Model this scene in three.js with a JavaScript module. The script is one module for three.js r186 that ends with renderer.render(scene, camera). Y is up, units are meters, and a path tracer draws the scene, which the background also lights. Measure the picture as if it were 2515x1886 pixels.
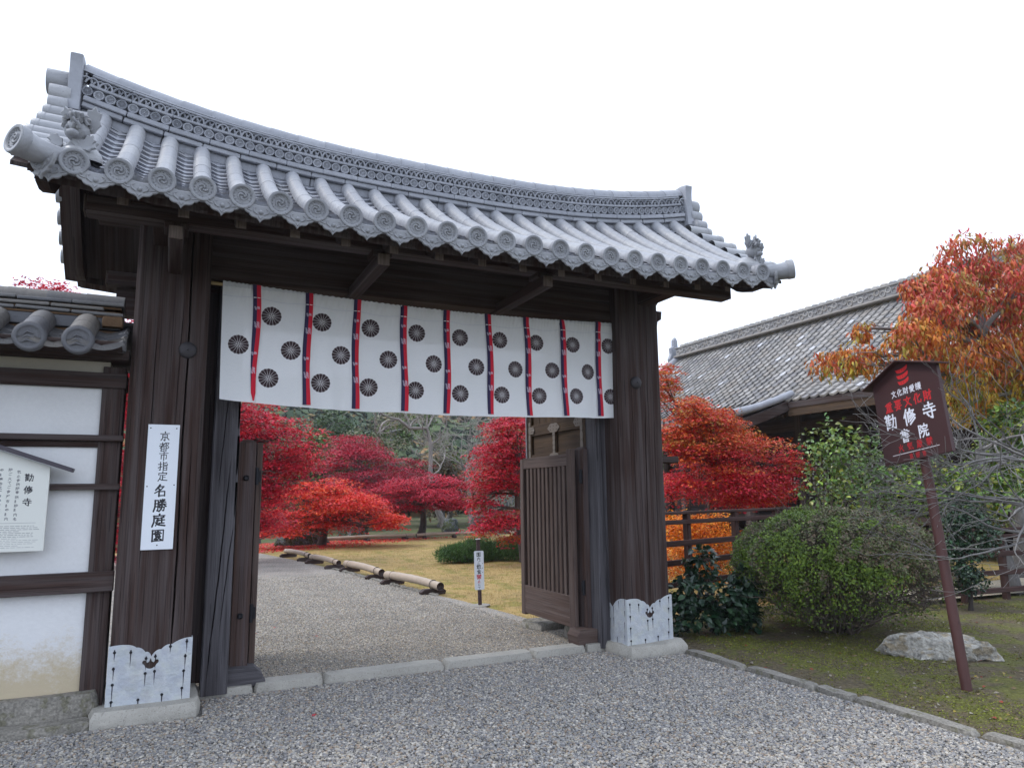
import * as THREE from 'three';
import { mergeGeometries, toCreasedNormals } from 'three/addons/utils/BufferGeometryUtils.js';

// ───────────────────────── camera, sky, sun, exposure ─────────────────────────
const scene = new THREE.Scene();
const camera = new THREE.PerspectiveCamera(56.57, 1024 / 767, 0.05, 1200);
{
  const yaw = 0.44425, pitch = 0.1531, roll = -0.01152;
  const fw = new THREE.Vector3(Math.sin(yaw) * Math.cos(pitch), Math.sin(pitch), -Math.cos(yaw) * Math.cos(pitch));
  const rt = new THREE.Vector3(Math.cos(yaw), 0, Math.sin(yaw)), up = new THREE.Vector3().crossVectors(rt, fw);
  const r2 = rt.clone().multiplyScalar(Math.cos(roll)).addScaledVector(up, Math.sin(roll));
  const u2 = rt.clone().multiplyScalar(-Math.sin(roll)).addScaledVector(up, Math.cos(roll));
  camera.position.set(0.009, 1.6, 6.188);
  camera.quaternion.setFromRotationMatrix(new THREE.Matrix4().makeBasis(r2, u2, fw.clone().negate()));
}
const SUN = new THREE.Vector3(-0.5, 0.78, -0.25).normalize();
{
  const W = 128, H = 64, a = new Float32Array(W * H * 4);
  for (let j = 0; j < H; j++) for (let i = 0; i < W; i++) {
    const el = ((j + 0.5) / H - 0.5) * Math.PI, az = ((i + 0.5) / W - 0.5) * 2 * Math.PI;
    const x = Math.cos(az) * Math.cos(el), y = Math.sin(el), z = Math.sin(az) * Math.cos(el);
    const c = Math.max(0, x * SUN.x + y * SUN.y + z * SUN.z), g = 1.0 + 0.35 * Math.pow(c, 6), o = (j * W + i) * 4;
    a[o] = 0.86 * g; a[o + 1] = 0.967 * g; a[o + 2] = 1.16 * g; a[o + 3] = 1;
  }
  const t = new THREE.DataTexture(a, W, H, THREE.RGBAFormat, THREE.FloatType);
  t.mapping = THREE.EquirectangularReflectionMapping; t.magFilter = THREE.LinearFilter; t.needsUpdate = true;
  scene.background = t; scene.environment = t;
}
const sun = new THREE.DirectionalLight(new THREE.Color(1, 0.96, 0.9), 1.1);
sun.position.copy(SUN).multiplyScalar(60).add(new THREE.Vector3(5, 0, -4)); sun.target.position.set(5, 0, -4);
sun.castShadow = true; sun.shadow.radius = 26; sun.shadow.mapSize.set(2048, 2048);
Object.assign(sun.shadow.camera, { left: -40, right: 40, top: 40, bottom: -40, near: 1, far: 200 });
scene.add(sun, sun.target); sun.name = 'sun'; sun.target.name = 'sun_target';
const renderer = new THREE.WebGLRenderer();
renderer.toneMapping = THREE.LinearToneMapping; renderer.toneMappingExposure = 1.5;
renderer.shadowMap.enabled = true;

// ───────────────────────── helpers ─────────────────────────
const V = (x, y, z) => new THREE.Vector3(x, y, z);
let _s = 12345;
const rnd = () => { _s = (_s + 0x6d2b79f5) | 0; let t = Math.imul(_s ^ (_s >>> 15), 1 | _s); t = (t + Math.imul(t ^ (t >>> 7), 61 | t)) ^ t; return ((t ^ (t >>> 14)) >>> 0) / 4294967296; };
const rr = (a, b) => a + (b - a) * rnd(), pick = (a) => a[Math.floor(rnd() * a.length)];
const clamp = (x, a, b) => Math.min(b, Math.max(a, x)), mix = (a, b, t) => a + (b - a) * t, sst = (a, b, x) => { const t = clamp((x - a) / (b - a), 0, 1); return t * t * (3 - 2 * t); };
const taken = new Map();
function numbered(n) { const k = taken.get(n) ?? 0; taken.set(n, k + 1); return k ? n + '_' + String(k).padStart(3, '0') : n; }
function mesh(name, geo, mat, parent = scene) { const m = new THREE.Mesh(geo, mat); m.name = parent === scene ? numbered(name) : name; m.castShadow = m.receiveShadow = true; parent.add(m); return m; }
function thing(name, label, category, group, pos) { const g = new THREE.Group(); g.name = numbered(name); g.userData = { label, category }; if (group) g.userData.group = group; if (pos) g.position.copy(pos); scene.add(g); return g; }
function tag(o, label, category, group) { o.userData.label = label; o.userData.category = category; if (group) o.userData.group = group; return o; }
function part(name, parent) { const g = new THREE.Group(); g.name = name; parent.add(g); return g; }
const struct = (m) => { m.userData.kind = 'structure'; return m; }, stuff = (m) => { m.userData.kind = 'stuff'; return m; };

// value noise on a wrapping lattice
const PERM = new Uint8Array(512); { const p = [...Array(256).keys()]; for (let i = 255; i > 0; i--) { const j = Math.floor(rnd() * (i + 1)); [p[i], p[j]] = [p[j], p[i]]; } for (let i = 0; i < 512; i++) PERM[i] = p[i & 255]; }
function vn(x, y, px, py, s = 0) {
  const ix = Math.floor(x), iy = Math.floor(y), fx = x - ix, fy = y - iy, u = fx * fx * (3 - 2 * fx), v = fy * fy * (3 - 2 * fy);
  const h = (a, b) => PERM[(PERM[(((a % px) + px) % px + s * 37) & 255] + ((b % py) + py) % py) & 255] / 255;
  return mix(mix(h(ix, iy), h(ix + 1, iy), u), mix(h(ix, iy + 1), h(ix + 1, iy + 1), u), v);
}
function fbm(u, v, fx, fy, oct = 4, s = 0) { let a = 0, w = 0.5, t = 0; for (let i = 0; i < oct; i++) { a += w * vn(u * fx, v * fy, fx, fy, s + i); t += w; w *= 0.55; fx *= 2; fy *= 2; } return a / t; }
const n3 = (x, y, z) => (vn(x + z * 3.1, y + z * 1.7, 256, 256, 1) + vn(y * 1.3 + z, x - z * 2.3, 256, 256, 2)) / 2;
const toS = (x) => 255 * (x <= 0.0031308 ? 12.92 * x : 1.055 * Math.pow(Math.max(x, 0), 1 / 2.4) - 0.055);
function tex(w, h, f, srgb = true) {          // f(u, v) -> [r, g, b] linear, or a number
  const d = new Uint8Array(w * h * 4);
  for (let j = 0; j < h; j++) for (let i = 0; i < w; i++) {
    const c = f((i + 0.5) / w, (j + 0.5) / h), o = (j * w + i) * 4;
    for (let k = 0; k < 3; k++) { const x = typeof c === 'number' ? c : c[k]; d[o + k] = clamp(srgb ? toS(x) : x * 255, 0, 255); }
    d[o + 3] = 255;
  }
  const t = new THREE.DataTexture(d, w, h); t.wrapS = t.wrapT = THREE.RepeatWrapping; t.magFilter = THREE.LinearFilter; t.minFilter = THREE.LinearMipmapLinearFilter; t.generateMipmaps = true;
  if (srgb) t.colorSpace = THREE.SRGBColorSpace; t.needsUpdate = true; return t;
}
const C = (r, g, b) => new THREE.Color().setRGB(r, g, b);
const std = (o) => new THREE.MeshStandardMaterial(o), phy = (o) => new THREE.MeshPhysicalMaterial(o);

// geometry
function tris(list, uvf) {                    // list of Vector3, three per triangle, flat normals
  const p = new Float32Array(list.length * 3); list.forEach((v, i) => v.toArray(p, i * 3));
  const g = new THREE.BufferGeometry(); g.setAttribute('position', new THREE.BufferAttribute(p, 3)); g.computeVertexNormals(); uvBox(g); return g;
}
function uvBox(g, grain = 'y', su = 1, sv = 1, ou = rnd() * 7, ov = rnd() * 7) {
  if (g.index) throw new Error('uvBox wants non-indexed');
  const p = g.attributes.position, uv = new Float32Array(p.count * 2), a = V(), b = V(), c = V();
  for (let i = 0; i < p.count; i += 3) {
    a.fromBufferAttribute(p, i); b.fromBufferAttribute(p, i + 1); c.fromBufferAttribute(p, i + 2);
    const n = b.clone().sub(a).cross(c.clone().sub(a)), ax = Math.abs(n.x), ay = Math.abs(n.y), az = Math.abs(n.z);
    const dom = ax >= ay && ax >= az ? 'x' : ay >= az ? 'y' : 'z';
    let vk, uk;
    if (dom === grain) { [uk, vk] = ['x', 'y', 'z'].filter((k) => k !== dom); } else { vk = grain; uk = ['x', 'y', 'z'].find((k) => k !== dom && k !== grain); }
    const off = dom === 'x' ? 0.37 : dom === 'y' ? 0.71 : 0;
    [a, b, c].forEach((q, k) => { uv[(i + k) * 2] = (q[uk] + off) * su + ou; uv[(i + k) * 2 + 1] = q[vk] * sv + ov; });
  }
  g.setAttribute('uv', new THREE.BufferAttribute(uv, 2)); return g;
}
function box(w, h, d, x = 0, y = 0, z = 0, o = {}) {   // chamfered box
  const b = Math.min(o.b ?? 0.004, w / 3, h / 3, d / 3), hx = w / 2, hy = h / 2, hz = d / 2, T = [];
  const P = (sx, sy, sz, k) => V(sx * (k === 0 ? hx : hx - b), sy * (k === 1 ? hy : hy - b), sz * (k === 2 ? hz : hz - b));
  const add = (...q) => { const c = q.reduce((s, v) => s.add(v), V()).divideScalar(q.length), n = q[1].clone().sub(q[0]).cross(q[2].clone().sub(q[0])); if (n.dot(c) < 0) q.reverse(); T.push(q[0], q[1], q[2]); if (q[3]) T.push(q[0], q[2], q[3]); };
  for (const s of [-1, 1]) { add(P(s, -1, -1, 0), P(s, 1, -1, 0), P(s, 1, 1, 0), P(s, -1, 1, 0)); add(P(-1, s, -1, 1), P(1, s, -1, 1), P(1, s, 1, 1), P(-1, s, 1, 1)); add(P(-1, -1, s, 2), P(1, -1, s, 2), P(1, 1, s, 2), P(-1, 1, s, 2)); }
  for (const s of [-1, 1]) for (const t of [-1, 1]) { add(P(s, t, -1, 0), P(s, t, 1, 0), P(s, t, 1, 1), P(s, t, -1, 1)); add(P(s, -1, t, 0), P(s, 1, t, 0), P(s, 1, t, 2), P(s, -1, t, 2)); add(P(-1, s, t, 1), P(1, s, t, 1), P(1, s, t, 2), P(-1, s, t, 2)); for (const q of [-1, 1]) add(P(s, t, q, 0), P(s, t, q, 1), P(s, t, q, 2)); }
  const g = tris(T); uvBox(g, o.grain ?? (h >= w && h >= d ? 'y' : w >= d ? 'x' : 'z'), o.su ?? 2, o.sv ?? 0.5);
  if (o.rx) g.rotateX(o.rx); if (o.ry) g.rotateY(o.ry); if (o.rz) g.rotateZ(o.rz);
  return g.translate(x, y, z);
}
function sweep(sections, o = {}) {            // closed loops of equal length -> skin with caps
  const T = [], n = sections[0].length;
  for (let i = 0; i + 1 < sections.length; i++) for (let k = 0; k < n; k++) { const a = sections[i][k], b = sections[i][(k + 1) % n], c = sections[i + 1][(k + 1) % n], d = sections[i + 1][k]; T.push(a, b, c, a, c, d); }
  for (const [s, f] of [[sections[0], 1], [sections[sections.length - 1], 0]]) { const c = s.reduce((q, v) => q.add(v), V()).divideScalar(n); for (let k = 0; k < n; k++) f ? T.push(c, s[(k + 1) % n], s[k]) : T.push(c, s[k], s[(k + 1) % n]); }
  const g = tris(T.map((v) => v.clone())); uvBox(g, o.grain ?? 'y', o.su ?? 2, o.sv ?? 0.5);
  return o.crease ? toCreasedNormals(g, o.crease) : g;
}
function tube(pts, radii, sides = 6) {        // tapered tube
  const pos = [], nor = [], uv = [], idx = []; let nrm = null, len = 0; const q = V();
  pts.forEach((p, i) => {
    const t = (pts[i + 1] ?? p).clone().sub(pts[i - 1] ?? p).normalize();
    if (!nrm) nrm = Math.abs(t.y) < 0.9 ? V(0, 1, 0).cross(t).normalize() : V(1, 0, 0).cross(t).normalize();
    nrm.addScaledVector(t, -nrm.dot(t)).normalize(); const bi = t.clone().cross(nrm); if (i) len += p.distanceTo(pts[i - 1]);
    for (let k = 0; k <= sides; k++) { const a = (k / sides) * 2 * Math.PI; q.copy(nrm).multiplyScalar(Math.cos(a)).addScaledVector(bi, Math.sin(a)); nor.push(q.x, q.y, q.z); const r = radii[i]; pos.push(p.x + q.x * r, p.y + q.y * r, p.z + q.z * r); uv.push((k / sides) * Math.max(0.1, radii[0] * 6.28) * 2, len); }
    if (i) for (let k = 0; k < sides; k++) { const a = (i - 1) * (sides + 1) + k, b = i * (sides + 1) + k; idx.push(a, a + 1, b, b, a + 1, b + 1); }
  });
  const g = new THREE.BufferGeometry(); g.setAttribute('position', new THREE.Float32BufferAttribute(pos, 3)); g.setAttribute('normal', new THREE.Float32BufferAttribute(nor, 3)); g.setAttribute('uv', new THREE.Float32BufferAttribute(uv, 2)); g.setIndex(idx);
  return g.toNonIndexed();
}
const flat = (g) => { g = g.index ? g.toNonIndexed() : g; return g; };
const merge = (l) => mergeGeometries(l.map((g) => { g = flat(g); for (const k of Object.keys(g.attributes)) if (!['position', 'normal', 'uv', 'color'].includes(k)) g.deleteAttribute(k); return g; }));
function extrude(shape, depth, bevel = 0, seg = 1, curve = 8) { return flat(new THREE.ExtrudeGeometry(shape, { depth, bevelEnabled: bevel > 0, bevelThickness: bevel, bevelSize: bevel, bevelSegments: seg, curveSegments: curve })); }
function polyShape(pts) { const s = new THREE.Shape(); pts.forEach((p, i) => (i ? s.lineTo(p[0], p[1]) : s.moveTo(p[0], p[1]))); return s; }
function sheet(x0, x1, z0, z1, nx, nz, y, uvs = 1) {   // ground sheet with uv in metres
  const pos = [], uv = [], idx = [];
  for (let j = 0; j <= nz; j++) for (let i = 0; i <= nx; i++) { const x = mix(x0, x1, i / nx), z = mix(z0, z1, j / nz); pos.push(x, typeof y === 'function' ? y(x, z) : y, z); uv.push(x * uvs, z * uvs); if (i < nx && j < nz) { const a = j * (nx + 1) + i; idx.push(a, a + nx + 1, a + 1, a + 1, a + nx + 1, a + nx + 2); } }
  const g = new THREE.BufferGeometry(); g.setAttribute('position', new THREE.Float32BufferAttribute(pos, 3)); g.setAttribute('uv', new THREE.Float32BufferAttribute(uv, 2)); g.setIndex(idx); g.computeVertexNormals(); return g;
}
function polySheet(poly, y, uvs = 1) { const g = new THREE.ShapeGeometry(polyShape(poly.map(([x, z]) => [x, -z]))); g.rotateX(-Math.PI / 2); g.translate(0, y, 0); const p = g.attributes.position, uv = []; for (let i = 0; i < p.count; i++) uv.push(p.getX(i) * uvs, p.getZ(i) * uvs); g.setAttribute('uv', new THREE.Float32BufferAttribute(uv, 2)); return g; }
function inst(name, geo, mat, mats, cols, parent) {
  const m = new THREE.InstancedMesh(geo, mat, mats.length); mats.forEach((x, i) => { m.setMatrixAt(i, x); if (cols) m.setColorAt(i, cols[i]); });
  m.name = parent && parent !== scene ? name : numbered(name); m.castShadow = m.receiveShadow = true; m.userData.kind = 'stuff'; (parent ?? scene).add(m); return m;
}
const M4 = (pos, quat, s) => new THREE.Matrix4().compose(pos, quat, typeof s === 'number' ? V(s, s, s) : s);
const Q = (x, y, z) => new THREE.Quaternion().setFromEuler(new THREE.Euler(x, y, z));

// ───────────────────────── materials ─────────────────────────
const grainF = (u, v, s) => { const w = u + 0.012 * (fbm(u, v, 4, 2, 3, s) - 0.5); return 0.6 * fbm(w, v, 96, 3, 3, s) + 0.4 * fbm(w, v, 28, 2, 3, s + 3); };
const woodBump = tex(512, 1024, (u, v) => { const g = grainF(u, v, 3), k = vn(u * 40, v * 3, 40, 3, 9); return clamp(0.25 + 0.7 * g - (k > 0.86 ? (k - 0.86) * 4 : 0), 0, 1); }, false);
function woodTex(a, b, c, s) {                // two tones in streaks, c = share of the weathered tone
  return tex(512, 1024, (u, v) => {
    const g = grainF(u, v, s), st = fbm(u, v, 14, 2, 4, s + 5), patch = fbm(u, v, 3, 3, 3, s + 8), k = vn(u * 40, v * 3, 40, 3, 9);
    const f1 = vn(u * 150, v * 5, 150, 5, s + 11), f2 = vn(u * 90 + 0.5 * fbm(u, v, 4, 3, 2, s), v * 3, 90, 3, s + 13), m = sst(c - 0.26, c + 0.26, 1 - (st * 0.7 + patch * 0.3)), q = (0.62 + 0.7 * g) * (f1 > 0.84 ? 0.55 : f1 < 0.12 ? 1.25 : 1) * (f2 > 0.9 ? 0.45 : 1) * (k > 0.9 ? 0.75 : 1);
    return [0, 1, 2].map((i) => mix(a[i], b[i], m) * q);
  });
}
const wood = (a, b, c, s, rough = 0.78) => phy({ map: woodTex(a, b, c, s), bumpMap: woodBump, bumpScale: 0.004, roughness: rough, specularIntensity: 0.35 });
const WOODGREY = wood([0.045, 0.025, 0.02], [0.092, 0.074, 0.072], 0.5, 1);       // weathered posts
const WOODJAMB = wood([0.045, 0.04, 0.044], [0.115, 0.108, 0.117], 0.4, 2);
const WOODBROWN = wood([0.095, 0.063, 0.052], [0.13, 0.097, 0.086], 0.5, 3, 0.7);  // lattice doors
const WOODRED = wood([0.085, 0.05, 0.04], [0.105, 0.085, 0.085], 0.5, 4);          // door posts
const WOODDARK = wood([0.045, 0.025, 0.02], [0.092, 0.074, 0.072], 0.5, 5);       // beams under the eaves
const WOODOLD = wood([0.11, 0.07, 0.04], [0.075, 0.05, 0.035], 0.5, 6);          // panelled door
const WOODEND = wood([0.12, 0.09, 0.075], [0.17, 0.135, 0.115], 0.5, 7);             // end grain
const WOODFENCE = wood([0.05, 0.026, 0.022], [0.085, 0.05, 0.045], 0.5, 8);
const tileMap = tex(512, 512, (u, v) => { const a = fbm(u, v, 6, 6, 4, 11), b = fbm(u, v, 40, 40, 3, 12), m = vn(u * 24, v * 24, 24, 24, 13); const s = 0.72 + 0.35 * a + 0.14 * (b - 0.5) - (m > 0.93 ? 0.25 : 0); return [s, s, s]; });
const tileBump = tex(256, 256, (u, v) => fbm(u, v, 30, 30, 4, 14), false);
const tileMat = (r, g, b, rough = 0.42) => std({ color: C(r, g, b), map: tileMap, bumpMap: tileBump, bumpScale: 0.002, roughness: rough, metalness: 0.0 });
const TILE = [tileMat(0.37, 0.372, 0.395, 0.38), tileMat(0.34, 0.342, 0.365, 0.38), tileMat(0.39, 0.39, 0.405, 0.38), tileMat(0.35, 0.355, 0.38, 0.42)];
const TILEFACE = [tileMat(0.31, 0.313, 0.335, 0.6), tileMat(0.34, 0.343, 0.365, 0.6), tileMat(0.29, 0.293, 0.315, 0.6)];
const TILERIDGE = [tileMat(0.31, 0.318, 0.355, 0.5), tileMat(0.34, 0.347, 0.385, 0.5), tileMat(0.29, 0.297, 0.333, 0.5), tileMat(0.21, 0.218, 0.25, 0.55)];
const TILEWALL = [tileMat(0.18, 0.175, 0.18, 0.7), tileMat(0.22, 0.205, 0.195, 0.75), tileMat(0.15, 0.15, 0.165, 0.7)];
const CLAY = std({ color: C(0.17, 0.1, 0.055), map: tileMap, bumpMap: tileBump, bumpScale: 0.006, roughness: 0.95 });
const stoneMap = tex(512, 512, (u, v) => { const a = fbm(u, v, 5, 5, 4, 21), b = vn(u * 120, v * 120, 120, 120, 22), c = vn(u * 90, v * 90, 90, 90, 23); const s = 0.7 + 0.4 * a + (b > 0.8 ? 0.15 : 0) - (c > 0.82 ? 0.22 : 0); return [s, s * 0.99, s * 0.96]; });
const stoneBump = tex(256, 256, (u, v) => fbm(u, v, 24, 24, 4, 24), false);
const STONE = std({ color: C(0.43, 0.41, 0.375), map: stoneMap, bumpMap: stoneBump, bumpScale: 0.006, roughness: 0.95 });
const kerbMap = tex(512, 512, (u, v) => { const a = fbm(u, v, 5, 5, 4, 121), b = fbm(u, v, 60, 60, 3, 122), c = fbm(u, v, 11, 11, 4, 123), m = sst(0.56, 0.72, c) * 0.6, s = 0.72 + 0.7 * (b - 0.5) + 0.4 * (a - 0.5); return [mix(0.33, 0.17, m) * s, mix(0.305, 0.16, m) * s, mix(0.265, 0.09, m) * s]; });
const KERB = std({ map: kerbMap, bumpMap: stoneBump, bumpScale: 0.012, roughness: 1 });
const IRON = std({ color: C(0.02, 0.02, 0.024), roughness: 0.55, metalness: 0.6 });
const STEEL = std({ color: C(0.35, 0.36, 0.38), roughness: 0.4, metalness: 0.8 });

// ───────────────────────── brush-written characters (strokes on a 100 grid) ─────────────────────────
const K = {
  京: '50,4 50,18|10,22 90,22|28,34 28,56|28,34 72,34 72,56|28,56 72,56|50,56 50,94 40,88|30,66 14,88|68,66 88,86',
  都: '10,20 52,20|31,6 31,36|4,38 60,38|56,10 10,58|20,50 20,94|20,50 48,50 48,94|20,70 48,70|20,92 48,92|66,10 66,98|66,10 92,10 78,36 92,56 80,68 72,64',
  市: '50,4 50,18|8,20 92,20|24,38 24,80|24,38 76,38 76,80 66,78|50,20 50,98',
  指: '4,28 36,28|22,6 22,92 12,86|4,64 38,52|82,12 52,24|50,6 50,40 90,40 90,30|52,52 52,96|52,52 86,52 86,96|52,72 86,72|52,94 86,94',
  定: '50,2 50,14|12,30 12,16 88,16 84,30|26,38 76,38|50,38 50,88|50,60 76,60|28,52 24,72 8,96|22,74 42,88 94,94',
  名: '44,4 14,44|38,18 74,18 52,44 8,68|30,30 46,42|40,58 40,96|40,58 82,58 82,96|40,92 82,92',
  勝: '16,8 16,60 6,96|16,8 38,8 38,94 30,90|16,34 38,34|16,58 38,58|54,8 60,18|84,6 76,18|48,24 94,24|44,40 98,40|70,4 66,36 44,62|76,40 98,60|52,66 86,66 82,94 72,92|68,54 64,78 48,98',
  庭: '54,2 54,12|14,14 92,14|16,14 16,60 4,96|30,30 48,30 34,52 46,52 30,90|32,66 48,84 96,94|84,26 58,32|52,48 92,48|72,30 72,72|56,72 90,72',
  園: '10,8 10,94|10,8 90,8 90,94|10,92 90,92|32,22 68,22|50,14 50,34|24,34 76,34|36,44 36,56|36,44 64,44 64,56 36,56|50,58 26,80|38,70 38,84 50,80|68,60 56,68|50,60 60,74 76,84',
  文: '50,4 50,18|8,22 92,22|70,24 52,60 10,94|28,24 48,60 92,94', 化: '34,4 6,54|22,36 22,96|84,22 52,48|52,6 52,88 90,88 92,70',
  財: '10,8 10,64|10,8 40,8 40,64|10,26 40,26|10,45 40,45|10,64 40,64|18,68 4,92|32,68 46,90|50,28 98,28|80,6 80,94 68,88|78,30 50,70',
  愛: '80,2 20,10|22,14 28,24|46,12 50,22|78,12 70,24|10,40 10,28 90,28 86,40|26,42 16,56|36,38 40,56 66,56 68,48|48,36 54,44|74,42 84,54|40,58 14,78|36,66 72,66 48,86 14,98|38,74 88,98',
  護: '22,4 26,12|4,18 42,18|10,32 38,32|10,44 38,44|10,58 10,88|10,58 38,58 38,88|10,86 38,86|48,14 98,14|62,4 62,22|84,4 84,22|58,26 46,46|54,34 54,62|72,26 76,32|54,36 96,36|54,46 92,46|54,54 92,54|54,62 96,62|74,34 74,62|52,70 88,70 66,90 46,98|60,76 96,98',
  重: '76,4 22,12|6,22 94,22|24,32 24,66|24,32 76,32 76,66|24,48 76,48|24,66 76,66|50,8 50,94|14,80 86,80|4,94 96,94',
  要: '8,8 92,8|22,20 22,46|22,20 78,20 78,46|40,8 40,46|60,8 60,46|22,46 78,46|46,50 26,78 70,96|6,64 94,64|72,64 58,82 14,98',
  修: '28,4 4,48|18,34 18,96|36,22 36,80|58,4 44,34|54,16 90,16 66,38 44,48|56,24 94,48|74,44 48,60|82,54 50,76|90,66 48,96',
  寺: '20,16 80,16|50,2 50,32|6,34 94,34|6,56 94,56|66,40 66,94 52,88|30,66 40,80',
  勧: '14,4 14,18|38,4 38,18|4,12 52,12|20,20 8,40|14,32 14,92|34,22 36,30|14,34 50,34|14,50 48,50|14,64 48,64|14,82 52,82|32,34 32,82|56,30 94,30 88,92 74,86|74,8 72,50 54,96',
  書: '24,10 78,10 78,34|6,22 96,22|24,34 78,34|50,2 50,58|16,46 84,46|6,58 94,58|26,68 26,98|26,68 74,68 74,98|26,82 74,82|26,96 74,96',
  院: '10,8 10,96|10,8 34,8 20,36 34,56 24,66 16,62|66,2 66,14|42,30 42,16 94,16 90,30|52,36 82,36|40,52 96,52|58,52 54,76 38,96|74,52 74,90 96,90 96,78',
  火: '22,30 30,50|80,26 66,48|50,4 50,44 10,96|52,46 92,94', 気: '26,4 8,34|22,14 88,14|22,26 80,26|12,40 76,40 78,80 96,94 98,78|50,50 20,92|20,56 58,90',
  厳: '22,4 28,14|48,2 50,14|78,2 70,14|10,20 94,20|14,20 14,56 4,96|24,34 52,34|28,48 50,48|28,34 28,94|48,34 48,94|28,64 48,64|24,80 52,78|66,26 58,48|62,38 94,38|84,38 76,70 54,96|64,46 74,72 96,94',
  禁: '6,16 46,16|26,4 26,44|26,20 6,40|28,20 44,36|52,16 96,16|74,4 74,44|72,20 54,40|76,20 96,38|24,52 76,52|8,64 92,64|50,64 50,96 42,92|30,74 14,92|68,74 86,90',
  内: '14,24 14,96|14,24 86,24 86,94 74,90|50,4 48,40 24,70|50,40 74,66', ご: '24,22 66,20 52,32|22,60 22,82 40,88 80,84|76,8 84,18|88,4 96,14',
  飲: '28,2 4,32|28,2 50,28|18,28 40,28|14,38 14,90 36,80|14,38 40,38 40,66|14,52 40,52|14,66 40,66|32,72 44,90|64,6 52,40|60,24 94,24 86,40|74,30 72,60 50,96|74,58 96,96',
  食: '50,2 6,40|50,2 94,40|34,30 66,30|28,42 28,94 52,84|28,42 72,42 72,68|28,55 72,55|28,68 72,68|84,72 62,82|46,70 92,96',
  止: '50,6 50,90|50,44 84,44|22,36 22,90|4,92 96,92', に: '18,14 14,60 20,92|44,28 84,26|42,66 48,82 90,82', て: '8,22 90,16 56,34 46,60 60,84 80,90',
};
function kanji(ctx, ch, x, y, s, color, w = 9, slant = 0) {
  ctx.strokeStyle = ctx.fillStyle = color; ctx.lineCap = 'round'; ctx.lineJoin = 'round';
  for (const st of K[ch].split('|')) {
    const p = st.split(' ').map((q) => q.split(',').map(Number)).map(([a, b]) => [x + (a / 100) * s, y + (b / 100) * s - slant * (a / 100 - 0.5) * s]);
    const horiz = Math.abs(p[1][1] - p[0][1]) < Math.abs(p[1][0] - p[0][0]) * 0.4;
    ctx.lineWidth = (w * (horiz ? 0.78 : 1) * s) / 100; ctx.beginPath(); p.forEach((q, i) => (i ? ctx.lineTo(q[0], q[1]) : ctx.moveTo(q[0], q[1]))); ctx.stroke();
    ctx.beginPath(); ctx.arc(p[0][0], p[0][1], (w * 0.62 * s) / 100, 0, 7); ctx.fill();
  }
}
function canvas(w, h, draw) { const c = document.createElement('canvas'); c.width = w; c.height = h; const x = c.getContext('2d'); draw(x, w, h); const t = new THREE.CanvasTexture(c); t.colorSpace = THREE.SRGBColorSpace; t.anisotropy = 8; return t; }
function faceUV(g, x0, x1, y0, y1) { const p = g.attributes.position, uv = []; for (let i = 0; i < p.count; i++) uv.push((p.getX(i) - x0) / (x1 - x0), (p.getY(i) - y0) / (y1 - y0)); g.setAttribute('uv', new THREE.Float32BufferAttribute(uv, 2)); return g; }

// ───────────────────────── ground ─────────────────────────
const gravelMap = tex(1024, 1024, (u, v) => { const a = fbm(u, v, 3, 3, 4, 31), b = vn(u * 110, v * 110, 110, 110, 32), c = vn(u * 170, v * 170, 170, 170, 33), d = vn(u * 60, v * 60, 60, 60, 34); const s = 0.55 + 0.3 * (a - 0.5) + 0.5 * (b - 0.5) + 0.45 * (c - 0.5), w = d > 0.72 ? 1.12 : 1; return [s * w, s * (w > 1 ? 1.02 : 1), s * (w > 1 ? 0.9 : 1.03)]; });
const gravelBump = tex(1024, 1024, (u, v) => 0.5 * vn(u * 110, v * 110, 110, 110, 32) + 0.5 * vn(u * 170, v * 170, 170, 170, 33), false);
const GRAVEL = std({ color: C(0.31, 0.295, 0.275), map: gravelMap, bumpMap: gravelBump, bumpScale: 0.012, roughness: 0.95 });
const GRAVELIN = std({ color: C(0.47, 0.43, 0.37), map: gravelMap, bumpMap: gravelBump, bumpScale: 0.01, roughness: 0.95 });
const soilMap = tex(512, 512, (u, v) => { const a = fbm(u, v, 4, 4, 5, 41), b = fbm(u, v, 50, 50, 3, 42); const m = sst(0.38, 0.6, a); const s = 0.7 + 0.6 * (b - 0.5); return [mix(0.16, 0.1, m) * s, mix(0.125, 0.12, m) * s, mix(0.075, 0.03, m) * s]; });
const lawnMap = tex(1024, 1024, (u, v) => { const a = fbm(u, v, 4, 4, 5, 43), b = fbm(u, v, 90, 90, 3, 44), c = fbm(u, v, 12, 12, 4, 45); const m = sst(0.52, 0.7, c), s = 0.75 + 0.7 * (b - 0.5) + 0.4 * (a - 0.5); return [mix(0.4, 0.27, m) * s, mix(0.275, 0.22, m) * s, mix(0.1, 0.05, m) * s]; });
const fineBump = tex(512, 512, (u, v) => fbm(u, v, 80, 80, 3, 46), false);
const mossMap = tex(1024, 1024, (u, v) => { const a = fbm(u, v, 5, 5, 5, 47), b = fbm(u, v, 70, 70, 3, 48), c = fbm(u, v, 14, 14, 4, 49), d = vn(u * 130, v * 130, 130, 130, 50); const g = sst(0.44, 0.6, a * 0.6 + c * 0.4), s = 0.75 + 0.8 * (b - 0.5); const q = [mix(0.135, 0.14, g), mix(0.105, 0.14, g), mix(0.058, 0.026, g)].map((x) => x * s); return d > 0.955 ? [0.22, 0.2, 0.17] : q; });
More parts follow.
